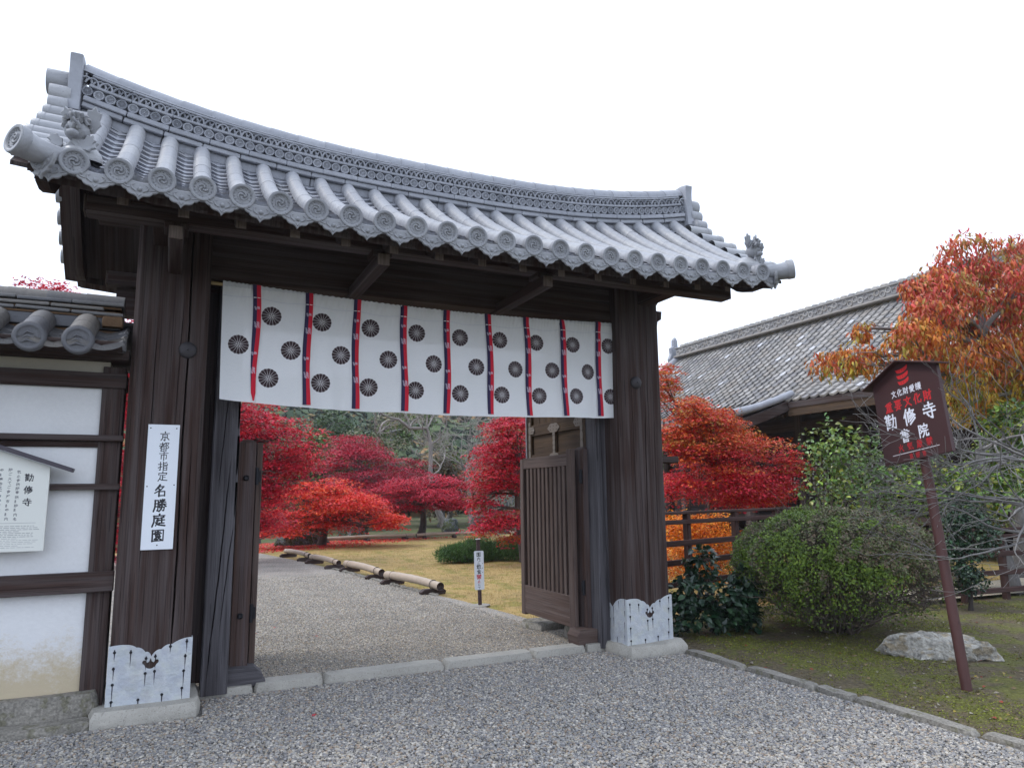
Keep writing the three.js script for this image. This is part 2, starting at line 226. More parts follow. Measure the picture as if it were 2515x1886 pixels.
{
  const g = struct(mesh('ground', sheet(-250, 350, -420, 180, 60, 60, -0.03, 0.25), std({ map: soilMap, bumpMap: fineBump, bumpScale: 0.02, roughness: 1 })));
  const fore = struct(mesh('gravel_forecourt', polySheet([[-9, -0.34], [4.8, -0.34], [4.81, 1.4], [4.86, 3], [5.0, 5], [5.3, 9], [-9, 9]], -0.004, 1.1), GRAVEL));
  const path = struct(mesh('gravel_path', polySheet([[0.2, -0.44], [4.35, -0.44], [4.3, -1.6], [4.25, -2.6], [4.1, -4.22], [3.9, -5.4], [3.69, -6.7], [3.49, -8.5], [3.37, -10.2], [2.9, -13.2], [2.38, -16], [-0.5, -17.4], [-4, -17.4], [-4, -2], [0.2, -1.2]], 0.012, 0.9), GRAVELIN));
  const lawn = struct(mesh('lawn', sheet(-4, 30, -20.4, -1.6, 60, 40, (x, z) => -0.006 + 0.02 * Math.sin(x * 1.3) * Math.sin(z * 0.9) * 0 + 0.004, 0.35), std({ map: lawnMap, bumpMap: fineBump, bumpScale: 0.02, roughness: 1 })));
  lawn.position.y = 0.001;
  const moss = struct(mesh('moss_ground', sheet(4.78, 16, -1.58, 9, 60, 50, (x, z) => { const e = sst(4.78, 5.3, x); return -0.012 + e * (0.02 + 0.05 * fbm((x + 30) / 40, (z + 30) / 40, 30, 30, 3, 60)); }, 0.6), std({ map: mossMap, bumpMap: fineBump, bumpScale: 0.025, roughness: 1 })));
}
// pebbles lying on the gravel: nobody could count them
const pebble = (() => { const g = new THREE.IcosahedronGeometry(1, 1), p = g.attributes.position; for (let i = 0; i < p.count; i++) { const v = V().fromBufferAttribute(p, i), k = 1 + 0.34 * (n3(v.x * 1.7 + 5, v.y * 1.7 + 9, v.z * 1.7 + 3) - 0.5) * 2; p.setXYZ(i, v.x * k, v.y * k * 0.62, v.z * k * 0.82); } g.computeVertexNormals(); return g; })();
const PEBBLE = std({ color: 0xffffff, roughness: 0.85 });
const pebCols = [[0.21, 0.21, 0.225], [0.25, 0.25, 0.255], [0.3, 0.295, 0.285], [0.17, 0.175, 0.19], [0.34, 0.33, 0.31], [0.3, 0.27, 0.225], [0.14, 0.145, 0.16], [0.42, 0.405, 0.38], [0.26, 0.21, 0.17]];
function pebbles(name, n, x0, x1, z0, z1, y, r0, r1, keep, tint, label) {
  const ms = [], cs = [];
  while (ms.length < n) {
    const x = rr(x0, x1), z = rr(z0, z1); if (!keep(x, z)) continue;
    const r = r0 + (r1 - r0) * Math.pow(rnd(), 2.2); ms.push(M4(V(x, y + r * 0.25, z), Q(rr(-0.5, 0.5), rr(0, 6.3), rr(-0.5, 0.5)), r));
    const i = Math.floor(Math.pow(rnd(), 1.3) * 9), b = pebCols[i], j = rr(0.8, 1.25); cs.push(C(b[0] * j * tint[0], b[1] * j * tint[1], b[2] * j * tint[2]));
  }
  const m = inst(name, pebble, PEBBLE, ms, cs); tag(m, label, 'gravel');
}
const kerbX = (z) => 4.79 + 0.028 * z;
pebbles('forecourt_pebbles', 210000, -2.2, 5, -0.34, 4.6, 0, 0.0052, 0.0135, (x, z) => x < kerbX(z) - 0.06 && !(z < 0.16 && (x < 0.32 || x > 4.13)) && z - 0.2 < 1.2 + 0.75 * (x + 2.4), [1.1, 1.05, 0.98], 'blue grey pebbles covering the forecourt before the gate');
pebbles('path_pebbles', 60000, -0.4, 4.3, -9, -0.46, 0.014, 0.0045, 0.01, (x, z) => x < mix(4.3, 3.45, (-z) / 9) && rnd() < 1.15 + z / 12, [1.36, 1.24, 1.06], 'fine beige grey gravel of the path inside the gate');

// ───────────────────────── the gate ─────────────────────────
const GX = 2.207, gate = thing('temple_gate', 'dark timber temple gate with curved grey tiled roof and white metal post shoes', 'gate');
// roof surface: s = 0 at the front eave, 1 under the ridge
const RZ = -0.18, tt = (X) => (X - GX) / 2.86;
const liftE = (X) => 0.085 * Math.pow(Math.abs(tt(X)), 2.4), liftR = (X) => 0.25 * Math.pow(Math.abs(tt(X)), 2.6);
const roofY = (X, s) => 3.605 + 0.71 * (0.7 * s + 0.3 * s * s) + mix(liftE(X), liftR(X), s);
const RP = (X, s, off = 0, side = 1) => V(X, roofY(X, s) + off, side > 0 ? 1.2 - s * 1.22 : 2 * RZ - (1.2 - s * 1.22));
const roof = part('roof', gate);
function basis(m, at, zdir, xdir) { const z = zdir.clone().normalize(), y = z.clone().cross(xdir).normalize(); if (y.y < 0) y.negate(); const x = y.clone().cross(z).normalize(); m.position.copy(at); m.quaternion.setFromRotationMatrix(new THREE.Matrix4().makeBasis(x, y, z)); return m; }
function arcLoop(r0, r1, a0, a1, n, z, cy = 0) { const l = []; for (let i = 0; i <= n; i++) { const a = mix(a0, a1, i / n); l.push(V(Math.sin(a) * r1, cy + Math.cos(a) * r1, z)); } for (let i = n; i >= 0; i--) { const a = mix(a0, a1, i / n); l.push(V(Math.sin(a) * r0, cy + Math.cos(a) * r0, z)); } return l.reverse(); }
const roundTileG = sweep([arcLoop(0.064, 0.082, -1.8, 1.8, 10, 0), arcLoop(0.063, 0.0815, -1.8, 1.8, 10, 0.93), arcLoop(0.06, 0.0795, -1.8, 1.8, 10, 1.03)], { su: 3, sv: 3, crease: 0.7 });
const RF = 0.2, FA = Math.asin(0.125 / RF);
const flatTileG = sweep([arcLoop(RF - 0.024, RF, Math.PI - FA, Math.PI + FA, 7, 0, RF - 0.004), arcLoop(RF - 0.022, RF, Math.PI - FA, Math.PI + FA, 7, 0.24, RF - 0.002)], { su: 3, sv: 3, crease: 0.7 });
const lathe = (pts, seg = 28) => flat(new THREE.LatheGeometry(pts.map((p) => new THREE.Vector2(p[0], p[1])), seg)).rotateX(Math.PI / 2);
const tomoeG = (R, k = 1) => { // three commas and a ring of beads in relief, facing +z
  const L = [lathe([[0, 0], [R * 0.72, 0], [R * 0.75, 0.012 * k], [R * 0.97, 0.013 * k], [R, 0.006 * k], [R, -0.045 * k], [R * 0.7, -0.05 * k]], 26)];
  for (let c = 0; c < 3; c++) { const p = [], q = []; for (let i = 0; i <= 9; i++) { const a = c * 2.094 + (i / 9) * 3.0, r = R * (0.14 + 0.3 * Math.sqrt(i / 9)); p.push(V(Math.cos(a) * r, Math.sin(a) * r, 0.002)); q.push(R * mix(0.125, 0.012, Math.pow(i / 9, 0.8))); } L.push(tube(p, q, 5)); L.push(flat(new THREE.SphereGeometry(R * 0.12, 6, 4)).translate(Math.cos(c * 2.094) * R * 0.14, Math.sin(c * 2.094) * R * 0.14, 0.002)); }
  for (let i = 0; i < 15; i++) { const a = (i / 15) * 6.283; L.push(flat(new THREE.IcosahedronGeometry(R * 0.055, 0)).translate(Math.cos(a) * R * 0.62, Math.sin(a) * R * 0.62, 0.003)); }
  return merge(L);
};
const endTileG = tomoeG(0.085, 0.9);
// eave pendant with scalloped lower edge and a leaf in relief
const dripG = (() => {
  const s = new THREE.Shape(), w = 0.128; s.moveTo(-w, 0.052);
  s.quadraticCurveTo(0, -0.008, w, 0.052); s.quadraticCurveTo(w * 1.02, 0.02, w * 0.9, 0.002); s.quadraticCurveTo(w * 0.8, -0.03, w * 0.58, -0.03); s.quadraticCurveTo(w * 0.5, -0.058, w * 0.24, -0.056); s.quadraticCurveTo(w * 0.08, -0.062, 0, -0.084);
  s.quadraticCurveTo(-w * 0.08, -0.062, -w * 0.24, -0.056); s.quadraticCurveTo(-w * 0.5, -0.058, -w * 0.58, -0.03); s.quadraticCurveTo(-w * 0.8, -0.03, -w * 0.9, 0.002); s.quadraticCurveTo(-w * 1.02, 0.02, -w, 0.052);
  const L = [extrude(s, 0.014, 0.004, 1, 5).translate(0, 0, -0.014)];
  L.push(flat(new THREE.SphereGeometry(0.017, 8, 6)).translate(0, -0.02, 0.002));
  for (const d of [-1, 1]) { L.push(tube([V(d * 0.02, -0.036, 0.004), V(d * 0.045, -0.02, 0.006), V(d * 0.05, 0.002, 0.005), V(d * 0.032, 0.008, 0.004)], [0.006, 0.008, 0.006, 0.003], 5)); L.push(flat(new THREE.SphereGeometry(0.013, 6, 5)).translate(d * 0.082, 0.008, 0.002)); L.push(tube([V(d * 0.06, -0.018, 0.004), V(d * 0.085, -0.012, 0.005), V(d * 0.105, 0.012, 0.004)], [0.005, 0.006, 0.003], 5)); }
  L.push(tube([V(-0.012, -0.05, 0.004), V(0, -0.066, 0.005), V(0.012, -0.05, 0.004)], [0.004, 0.006, 0.004], 5));
  return merge(L);
})();
const NROW = 24, PITCH = 0.2484, rowX = (i) => GX + (i - 11.5) * PITCH;
const cuts = [0, 0.2, 0.42, 0.64, 0.86, 1.08];
for (let i = 0; i < NROW; i++) {
  const X = rowX(i);
  for (let k = 0; k < 5; k++) {
    const a = RP(X, cuts[k], 0.008), b = RP(X, cuts[k + 1], 0.008), m = mesh('round_tile', roundTileG, pick(TILE), roof), d = b.clone().sub(a);
    basis(m, a, d, V(1, rr(-0.015, 0.015), 0)); const q = 0.79 + rr(-0.012, 0.012); m.scale.set(q, q, d.length());
  }
  const e = mesh('eave_end_tile', endTileG, pick(TILEFACE), roof); e.position.copy(RP(X, 0, 0.0)).add(V(0, -0.002, 0.03)); e.rotation.set(0.12, 0, rr(0, 6.28));
}
for (let j = -1; j < NROW; j++) {
  const X = rowX(j) + PITCH / 2, n = 12, edge = j < 0 || j === NROW - 1;
  for (let k = 0; k < n; k++) {
    const s = 0.002 + k * 0.088, a = RP(X, s, -0.052), b = RP(X, s + 0.19, -0.052 - 0.016), m = mesh('flat_tile', flatTileG, pick(TILERIDGE.slice(0, 2).concat(TILE[1])), roof);
    basis(m, a, b.sub(a), V(1, (roofY(X + 0.05, s) - roofY(X - 0.05, s)) / 0.1, 0)); if (edge) m.scale.x = 0.9;
  }
  const d = mesh('eave_pendant_tile', dripG, pick(TILEFACE), roof); d.position.copy(RP(X, 0, -0.072)).add(V(0, 0, 0.022)); d.rotation.set(0.1, 0, Math.atan((liftE(X + 0.1) - liftE(X - 0.1)) / 0.2)); if (edge) d.scale.x = 0.88;
}
{ // the slope behind the ridge, seen only at its ends
  const L = [];
  for (let i = 0; i < NROW; i++) { const X = rowX(i); L.push(tube([0, 0.35, 0.7, 1.08].map((s) => RP(X, s, 0.012, -1)), [0.088, 0.085, 0.085, 0.083], 10)); }
  stuff(mesh('rear_round_tiles', merge(L), TILE[1], roof));
  const F = []; for (let j = 0; j < NROW - 1; j++) { const X = rowX(j) + PITCH / 2; for (let k = 0; k < 12; k++) { const o = new THREE.Object3D(); basis(o, RP(X, k * 0.09, -0.052, -1), RP(X, k * 0.09 + 0.19, -0.066, -1).sub(RP(X, k * 0.09, -0.052, -1)), V(-1, 0, 0)); o.updateMatrix(); F.push(flatTileG.clone().applyMatrix4(o.matrix)); } }
  stuff(mesh('rear_flat_tiles', merge(F), TILERIDGE[0], roof));
}
// ridge
const ridgeB = (X) => 4.415 + liftR(X), ridgeA = (X) => Math.atan((liftR(X + 0.05) - liftR(X - 0.05)) / 0.1);
const RX0 = GX - 3.02, RX1 = GX + 3.02;
function ridgeRow(name, y0, y1, half, len, mats, offset) {
  const n = Math.round((RX1 - RX0) / len), l = (RX1 - RX0) / n, g = box(l - 0.003, y1 - y0, half * 2, 0, (y0 + y1) / 2, 0, { b: 0.006, grain: 'x', su: 3, sv: 3 });
  for (let i = 0; i < n; i++) { const X = RX0 + (i + 0.5) * l, m = mesh(name, g, pick(mats), roof); m.position.set(X, ridgeB(X) + rr(-0.0015, 0.0015), RZ); m.rotation.z = ridgeA(X); }
}
ridgeRow('ridge_bed_tile', -0.08, 0.0, 0.1, 0.6, [TILERIDGE[2]]);
ridgeRow('ridge_course_tile', 0.0, 0.043, 0.14, 0.3, TILERIDGE.slice(0, 3)); ridgeRow('ridge_course_tile', 0.046, 0.09, 0.158, 0.31, TILERIDGE.slice(0, 3));
ridgeRow('ridge_core', 0.09, 0.285, 0.1, 0.6, [TILERIDGE[3]]);
ridgeRow('ridge_course_tile', 0.186, 0.212, 0.134, 0.32, TILERIDGE.slice(0, 2)); ridgeRow('ridge_course_tile', 0.274, 0.293, 0.132, 0.3, TILERIDGE.slice(0, 2)); ridgeRow('ridge_course_tile', 0.295, 0.313, 0.124, 0.31, TILERIDGE.slice(0, 2));
{
  const disc = merge([lathe([[0, 0.006], [0.008, 0.006], [0.01, 0.001], [0.026, 0.0], [0.029, 0.008], [0.0385, 0.008], [0.0405, 0.002], [0.0405, -0.03]], 16), ...Array.from({ length: 12 }, (_, i) => box(0.0045, 0.016, 0.006, 0, 0.018, 0.002, { b: 0.001 }).rotateZ((i / 12) * 6.283))]);
  const nd = 73, nw = 61;
  for (const side of [1, -1]) {
    const list = [];
    for (let i = 0; i < nd; i++) { const X = RX0 + ((i + 0.5) / nd) * (RX1 - RX0); if (side > 0) { const m = mesh('ridge_disc_tile', disc, rnd() < 0.16 ? TILERIDGE[3] : pick(TILERIDGE.slice(0, 3)), roof); m.position.set(X, ridgeB(X) + 0.14, RZ + 0.132); m.rotation.set(0.06, 0, ridgeA(X)); } else list.push(disc.clone().rotateY(Math.PI).translate(X, ridgeB(X) + 0.139, RZ - 0.128)); }
    const arc = (d) => { const p = []; for (let i = 0; i <= 8; i++) { const a = (i / 8) * Math.PI; p.push(V(d * 0.024 + Math.cos(a) * 0.047, -0.029 + Math.sin(a) * 0.056, d * 0.004)); } return tube(p, p.map(() => 0.0085), 5); };
    const wave = merge([arc(-1), arc(1), arc(0).scale(0.55, 0.55, 1)]);
    for (let i = 0; i < nw; i++) { const X = RX0 + ((i + 0.5) / nw) * (RX1 - RX0); if (side > 0) { const m = mesh('ridge_wave_tile', wave, rnd() < 0.15 ? TILERIDGE[3] : pick(TILERIDGE.slice(0, 2)), roof); m.position.set(X, ridgeB(X) + 0.243, RZ + 0.12); m.rotation.z = ridgeA(X); } else list.push(wave.clone().translate(X, ridgeB(X) + 0.245, RZ - 0.118)); }
    if (side < 0) stuff(mesh('rear_ridge_relief', merge(list), TILERIDGE[0], roof));
  }
  const cap = sweep([arcLoop(0.09, 0.116, -1.5, 1.5, 12, 0), arcLoop(0.088, 0.111, -1.5, 1.5, 12, 0.245)], { su: 3, sv: 3, crease: 0.7 }).rotateY(Math.PI / 2);
  for (let i = 0; i < 25; i++) { const X = RX0 + i * 0.2416, m = mesh('ridge_cap_tile', cap, pick(TILERIDGE.slice(0, 3)), roof); m.position.set(X, ridgeB(X) + 0.308, RZ); m.rotation.z = ridgeA(X + 0.12); }
  // end slabs with their stacked round tiles
  for (const d of [-1, 1]) {
    const X = d < 0 ? RX0 : RX1, s = new THREE.Shape(); s.moveTo(-0.17, -0.04); s.lineTo(-0.15, 0.2); s.quadraticCurveTo(-0.14, 0.32, -0.16, 0.42); s.quadraticCurveTo(-0.08, 0.45, 0, 0.44); s.quadraticCurveTo(0.08, 0.45, 0.16, 0.42); s.quadraticCurveTo(0.14, 0.32, 0.15, 0.2); s.lineTo(0.17, -0.04);
    const o = mesh('ridge_end_slab', toCreasedNormals(extrude(s, 0.07, 0.012, 2, 6), 0.6).rotateY(Math.PI / 2), TILERIDGE[1], roof); o.position.set(X - (d < 0 ? 0.08 : -0.01), ridgeB(X) - 0.01, RZ);
    const c = lathe([[0, 0.0], [0.075, 0.0], [0.1, 0.012], [0.1, -0.2], [0, -0.2]], 22);
    for (const [dz, dy, R, L] of [[0.0, 0.22, 1.0, 1], [0.1, 0.06, 0.85, 0.7], [-0.1, 0.06, 0.85, 0.7], [0.2, -0.08, 0.75, 0.6]]) { const m = mesh('ridge_end_round_tile', c, pick(TILE), roof); m.rotation.y = (d * Math.PI) / 2; m.scale.set(R, R, L); m.position.set(X + d * (0.12 + 0.12 * L), ridgeB(X) + dy, RZ + dz); }
  }
}
// tiles laid across the verges, corner tiles and their ornaments
const vergeX = (d) => GX + d * (11.5 * PITCH + 0.1);
const vergeTile = merge([tube([V(0, 0, -0.02), V(0, 0, 0.14), V(0, 0, 0.27)], [0.078, 0.08, 0.083], 16), lathe([[0, 0.0], [0.06, 0], [0.064, 0.008], [0.086, 0.008], [0.086, -0.04]], 20).translate(0, 0, 0.27)]);
for (const d of [-1, 1]) {
  for (const side of [1, -1]) for (let k = 1; k < 7; k++) { const s = 0.02 + k * 0.15, m = mesh('verge_tile', vergeTile, pick(TILE), roof); m.position.copy(RP(vergeX(d), s, 0.02, side)); m.rotation.y = (d * Math.PI) / 2; m.scale.set(0.84, 0.84, 1); }
  for (const side of [1, -1]) { // corner tile flaring out and up at 45 degrees
    const c = part('corner_tile', roof), at = RP(vergeX(d) - d * 0.02, 0.045, 0.01, side); c.position.copy(at); if (side < 0) c.scale.setScalar(0.6); c.rotation.y = side > 0 ? d * 0.9 : Math.PI - d * 0.95;
    mesh('flared_tile', merge([tube([V(0, 0, -0.1), V(0, -0.015, 0.06), V(0, -0.02, 0.17), V(0, -0.005, 0.27)], [0.066, 0.07, 0.08, 0.092], 18)]), TILE[1], c);
    const f = mesh('end_disc', tomoeG(0.094), TILEFACE[1], c); f.position.set(0, -0.003, 0.278); f.rotation.x = -0.12;
    const p = mesh('corner_pendant', dripG, TILEFACE[0], c); p.position.set(0, -0.1, 0.12);
  }
  { // carved beast among leaves on the corner
    const o = part('corner_ornament', roof); o.position.copy(RP(rowX(d < 0 ? 0 : 23), 0.11, 0.07)); o.rotation.set(0.2, d * 0.3, 0);
    const dome = new THREE.SphereGeometry(0.125, 20, 10, 0, 6.3, 0, 1.7).scale(1.05, 0.85, 1); mesh('base_dome', flat(dome).translate(0, -0.05, -0.02), TILE[2], o);
    const L = [], R2 = [];
    for (let i = 0; i < 46; i++) { const a = rr(-2.6, 2.6), e = rr(0.1, 1.25), r = 0.078; const p = V(Math.sin(a) * Math.cos(e) * r, 0.11 + Math.sin(e) * r * 1.25, 0.045 + Math.cos(a) * Math.cos(e) * r * 0.75); L.push(tube([p, p.clone().multiplyScalar(1.05).add(V(0.012 * Math.cos(i), 0.016, 0.01)), p.clone().add(V(0.022 * Math.cos(i), 0.02, 0.006))], [0.017, 0.013, 0.004], 5)); }
    L.push(flat(new THREE.SphereGeometry(0.075, 12, 9)).translate(0, 0.115, 0.04)); L.push(flat(new THREE.SphereGeometry(0.035, 8, 6)).scale(1.2, 0.8, 1).translate(0, 0.085, 0.1)); for (const e of [-1, 1]) L.push(flat(new THREE.SphereGeometry(0.012, 6, 5)).translate(e * 0.03, 0.12, 0.108));
    const leaf = (x, y, z, w, h, rz, ry) => { const q = []; for (let i = 0; i <= 14; i++) { const a = (i / 14) * 6.283; const k = 1 + (i % 2 ? 0.22 : -0.12); q.push([Math.sin(a) * w * k, (0.5 - Math.cos(a) * 0.5) * h * (i % 2 ? 1.06 : 0.94)]); } return extrude(polyShape(q), 0.012, 0.004, 1).rotateY(ry).rotateZ(rz).translate(x, y, z); };
    R2.push(leaf(0.06, 0.12, -0.01, 0.04, 0.16, -0.15, 0.2), leaf(-0.045, 0.14, 0, 0.035, 0.13, 0.35, -0.2)); for (let i = 0; i < 7; i++) R2.push(leaf(rr(-0.09, 0.09), 0.0, 0.06, 0.03, 0.09, rr(-1.7, 1.7), rr(-0.5, 0.5)));
    mesh('beast_head', merge(L), TILEFACE[0], o); mesh('leaf_carving', merge(R2), TILEFACE[1], o);
  }
}
// timbers under the tiles
const eaveDepth = (s0, s1, x0, x1, off, th, n, side) => { const S = []; for (let i = 0; i <= n; i++) { const X = mix(x0, x1, i / n), l = []; for (let k = 0; k <= 5; k++) l.push(RP(X, mix(s0, s1, k / 5), off, side)); for (let k = 5; k >= 0; k--) l.push(RP(X, mix(s0, s1, k / 5), off - th, side)); S.push(side > 0 ? l : l.reverse()); } return sweep(S, { grain: 'z' }); };
const VX0 = vergeX(-1) - 0.12, VX1 = vergeX(1) + 0.12;
for (const side of [1, -1]) {
  mesh('roof_deck', eaveDepth(0.06, 1.12, vergeX(-1) - 0.25, vergeX(1) + 0.25, -0.085, 0.03, 14, side), WOODDARK, roof);
  mesh('eave_board', eaveDepth(0.02, 0.12, VX0 - 0.03, VX1 + 0.03, -0.068, 0.05, 20, side), WOODDARK, roof);
  mesh('eave_fascia', eaveDepth(0.07, 0.125, VX0, VX1, -0.12, 0.055, 20, side), WOODDARK, roof);
  for (let i = -8; i <= 8; i++) {
    const X = GX + i * 0.37, S = []; if (X < VX0 + 0.15 || X > VX1 - 0.15) continue;
    for (let k = 0; k <= 5; k++) { const s = mix(0.14, 1.12, k / 5), c = RP(X, s, -0.2, side); S.push([V(c.x - 0.036, c.y - 0.042, c.z), V(c.x + 0.036, c.y - 0.042, c.z), V(c.x + 0.036, c.y + 0.045, c.z), V(c.x - 0.036, c.y + 0.045, c.z)].slice().sort(() => 0)); }
    if (side > 0) S.reverse();
    mesh('rafter', sweep(S, { grain: 'z' }), WOODDARK, roof);
    if (side > 0) { const c = RP(X, 0.14, -0.2); mesh('rafter_end', box(0.068, 0.083, 0.004, c.x, c.y + 0.001, c.z + 0.003, { b: 0.001 }), WOODEND, roof); }
  }
}
for (const d of [-1, 1]) for (const side of [1, -1]) { // barge boards with a cusped lower end
  const x0 = vergeX(d) + d * 0.1, S = []; for (let k = 0; k <= 8; k++) { const s = mix(0.17, 1.13, k / 8), c = RP(x0, s, -0.1, side), h = 0.26 + 0.04 * (k / 8) - (k === 0 ? 0.15 : k === 1 ? 0.06 : 0); S.push([V(x0 - 0.035, c.y - h, c.z), V(x0 + 0.035, c.y - h, c.z), V(x0 + 0.035, c.y, c.z), V(x0 - 0.035, c.y, c.z)]); } if (side > 0) S.reverse();
  mesh('barge_board', sweep(S, { grain: 'z' }), WOODDARK, roof);
}
const pl = (name, w, h, d, x, y, z, mat, o) => mesh(name, box(w, h, d, x, y, z, o), mat, gate);
for (const z of [0.74, 2 * RZ - 0.74]) { pl('eave_purlin', 5.66, 0.13, 0.15, GX, 3.59, z, WOODDARK, { b: 0.012 }); for (const d of [-1, 1]) pl('purlin_end', 0.006, 0.12, 0.14, GX + d * 2.834, 3.59, z, WOODEND, { b: 0.001 }); }
pl('ridge_purlin', 5.8, 0.2, 0.16, GX, 4.18, RZ, WOODDARK); pl('wall_plate', 5.7, 0.2, 0.26, GX, 3.94, RZ - 0.05, WOODDARK);
pl('lintel', 4.05, 0.4, 0.32, GX, 3.62, -0.29, WOODDARK, { b: 0.012 }); pl('infill_board', 4.4, 0.62, 0.05, GX, 4.05, RZ - 0.02, WOODDARK);
for (const [x, y] of [[-0.055, 3.42], [1.43, 3.42], [2.9, 3.42]]) { pl('bracket_arm', 0.1, 0.1, 2.1, x, y + 0.02, RZ + 0.0, WOODDARK, { grain: 'z', b: 0.01 }); pl('bracket_arm_end', 0.092, 0.092, 0.005, x, y + 0.02, 0.874, WOODEND, { b: 0.001 }); pl('bearing_block', 0.16, 0.05, 0.17, x, 3.507, 0.74, WOODDARK); }
for (const d of [-1, 1]) pl('gable_beam', 0.16, 0.22, 1.7, GX + d * 2.35, 3.72, RZ, WOODDARK, { grain: 'z' });
{ // stepped bracket carved on the outer side of the right post
  const s = polyShape([[0, 0], [0, -0.52], [0.035, -0.5], [0.03, -0.4], [0.045, -0.36], [0.04, -0.3], [0.075, -0.24], [0.08, -0.2], [0.12, -0.17], [0.13, -0.11], [0.18, -0.08], [0.19, 0]]);
  mesh('carved_bracket', uvBox(extrude(s, 0.12, 0.008), 'y', 2, 0.5).translate(4.745, 3.62, -0.32), WOODDARK, gate);
}
// posts with drying splits: a section with notches, lofted upwards
function post(name, x0, x1, z0, z1, y0, y1, splits, mat, parent, ch = 0.03) { // splits on the +z face: [x, width, depth, y0, y1, drift]
  const S = [], ny = 26;
  for (let k = 0; k <= ny; k++) {
    const y = mix(y0, y1, k / ny), l = [V(x0, y, z0 + ch), V(x0 + ch, y, z0), V(x1 - ch, y, z0), V(x1, y, z0 + ch), V(x1, y, z1 - ch), V(x1 - ch, y, z1)];
    const f = splits.map(([x, w, d, a, b, dr]) => { const t = clamp((y - a) / (b - a), 0, 1), open = y > a && y < b ? Math.min(1, Math.min(y - a, b - y) / 0.25) : 0, c = x + dr * (t - 0.5) + 0.003 * Math.sin(y * 4 + x * 40) + 0.0015 * Math.sin(y * 17 + x * 9); return [c, w * open + 0.0004, d * open + 0.0004]; }).sort((p, q) => q[0] - p[0]);
    for (const [c, w, d] of f) l.push(V(c + w / 2, y, z1), V(c, y, z1 - d), V(c - w / 2, y, z1)); l.push(V(x0 + ch, y, z1), V(x0, y, z1 - ch)); S.push(l.reverse());
  }
  return mesh(name, toCreasedNormals(sweep(S, { su: 2, sv: 0.5 }), 0.5), mat, parent);
}
const PL = [-0.328, 0.217], PR = [4.197, 4.742];
post('main_post', PL[0], PL[1], -0.545, 0, 0.1, 4.02, [[0.075, 0.016, 0.06, 0.4, 3.9, -0.012], [-0.16, 0.007, 0.03, 1.0, 3.0, 0.02], [0.145, 0.006, 0.03, 0.5, 2.1, -0.02], [0.02, 0.005, 0.025, 2.1, 3.3, 0.01]], WOODGREY, gate);
post('main_post', PR[0], PR[1], -0.545, 0, 0.1, 4.02, [[4.5, 0.013, 0.05, 0.45, 2.6, 0.03], [4.36, 0.006, 0.03, 0.6, 2.9, -0.03], [4.62, 0.007, 0.03, 0.9, 2.4, 0.02], [4.56, 0.005, 0.02, 1.6, 3.4, 0.02], [4.43, 0.005, 0.02, 0.5, 1.8, 0.01]], WOODGREY, gate);
post('jamb_post', 0.308, 0.512, -0.52, -0.3, 0.03, 3.42, [[0.405, 0.012, 0.05, 0.1, 1.9, 0.11], [0.47, 0.008, 0.04, 0.5, 1.5, 0.09], [0.41, 0.007, 0.04, 1.6, 3.2, 0.08]], WOODJAMB, gate, 0.012);
post('jamb_post', 4.08, 4.29, -0.52, -0.3, 0.03, 3.42, [[4.16, 0.009, 0.045, 0.2, 2.7, -0.05], [4.22, 0.006, 0.03, 0.3, 1.4, 0.03], [4.13, 0.005, 0.03, 1.2, 3.0, 0.03]], WOODJAMB, gate, 0.02);
pl('filler_board', 0.1, 3.3, 0.05, 0.262, 1.75, -0.5, WOODDARK); pl('filler_board', 0.07, 3.3, 0.05, 4.2, 1.75, -0.56, WOODDARK);
pl('rear_tie_beam', 5.5, 0.3, 0.16, GX, 3.42, -1.2, WOODDARK); for (const x of [-0.06, 4.47]) { post('rear_post', x - 0.16, x + 0.16, -1.5, -1.18, 0.05, 3.6, [], WOODGREY, gate); }
pl('tie_beam_end', 0.4, 0.075, 0.09, 4.9, 1.955, -0.25, WOODDARK, { b: 0.012 });
for (const [x, y] of [[0.073, 2.771], [4.409, 2.752]]) mesh('nail_cover', merge([flat(new THREE.SphereGeometry(0.068, 20, 8, 0, 6.3, 0, 1.5)).scale(1, 0.55, 1).rotateX(Math.PI / 2), flat(new THREE.SphereGeometry(0.011, 8, 6)).translate(0, 0, 0.036)]).translate(x, y, 0.002), std({ color: C(0.055, 0.05, 0.055), roughness: 0.6, metalness: 0.4 }), gate);
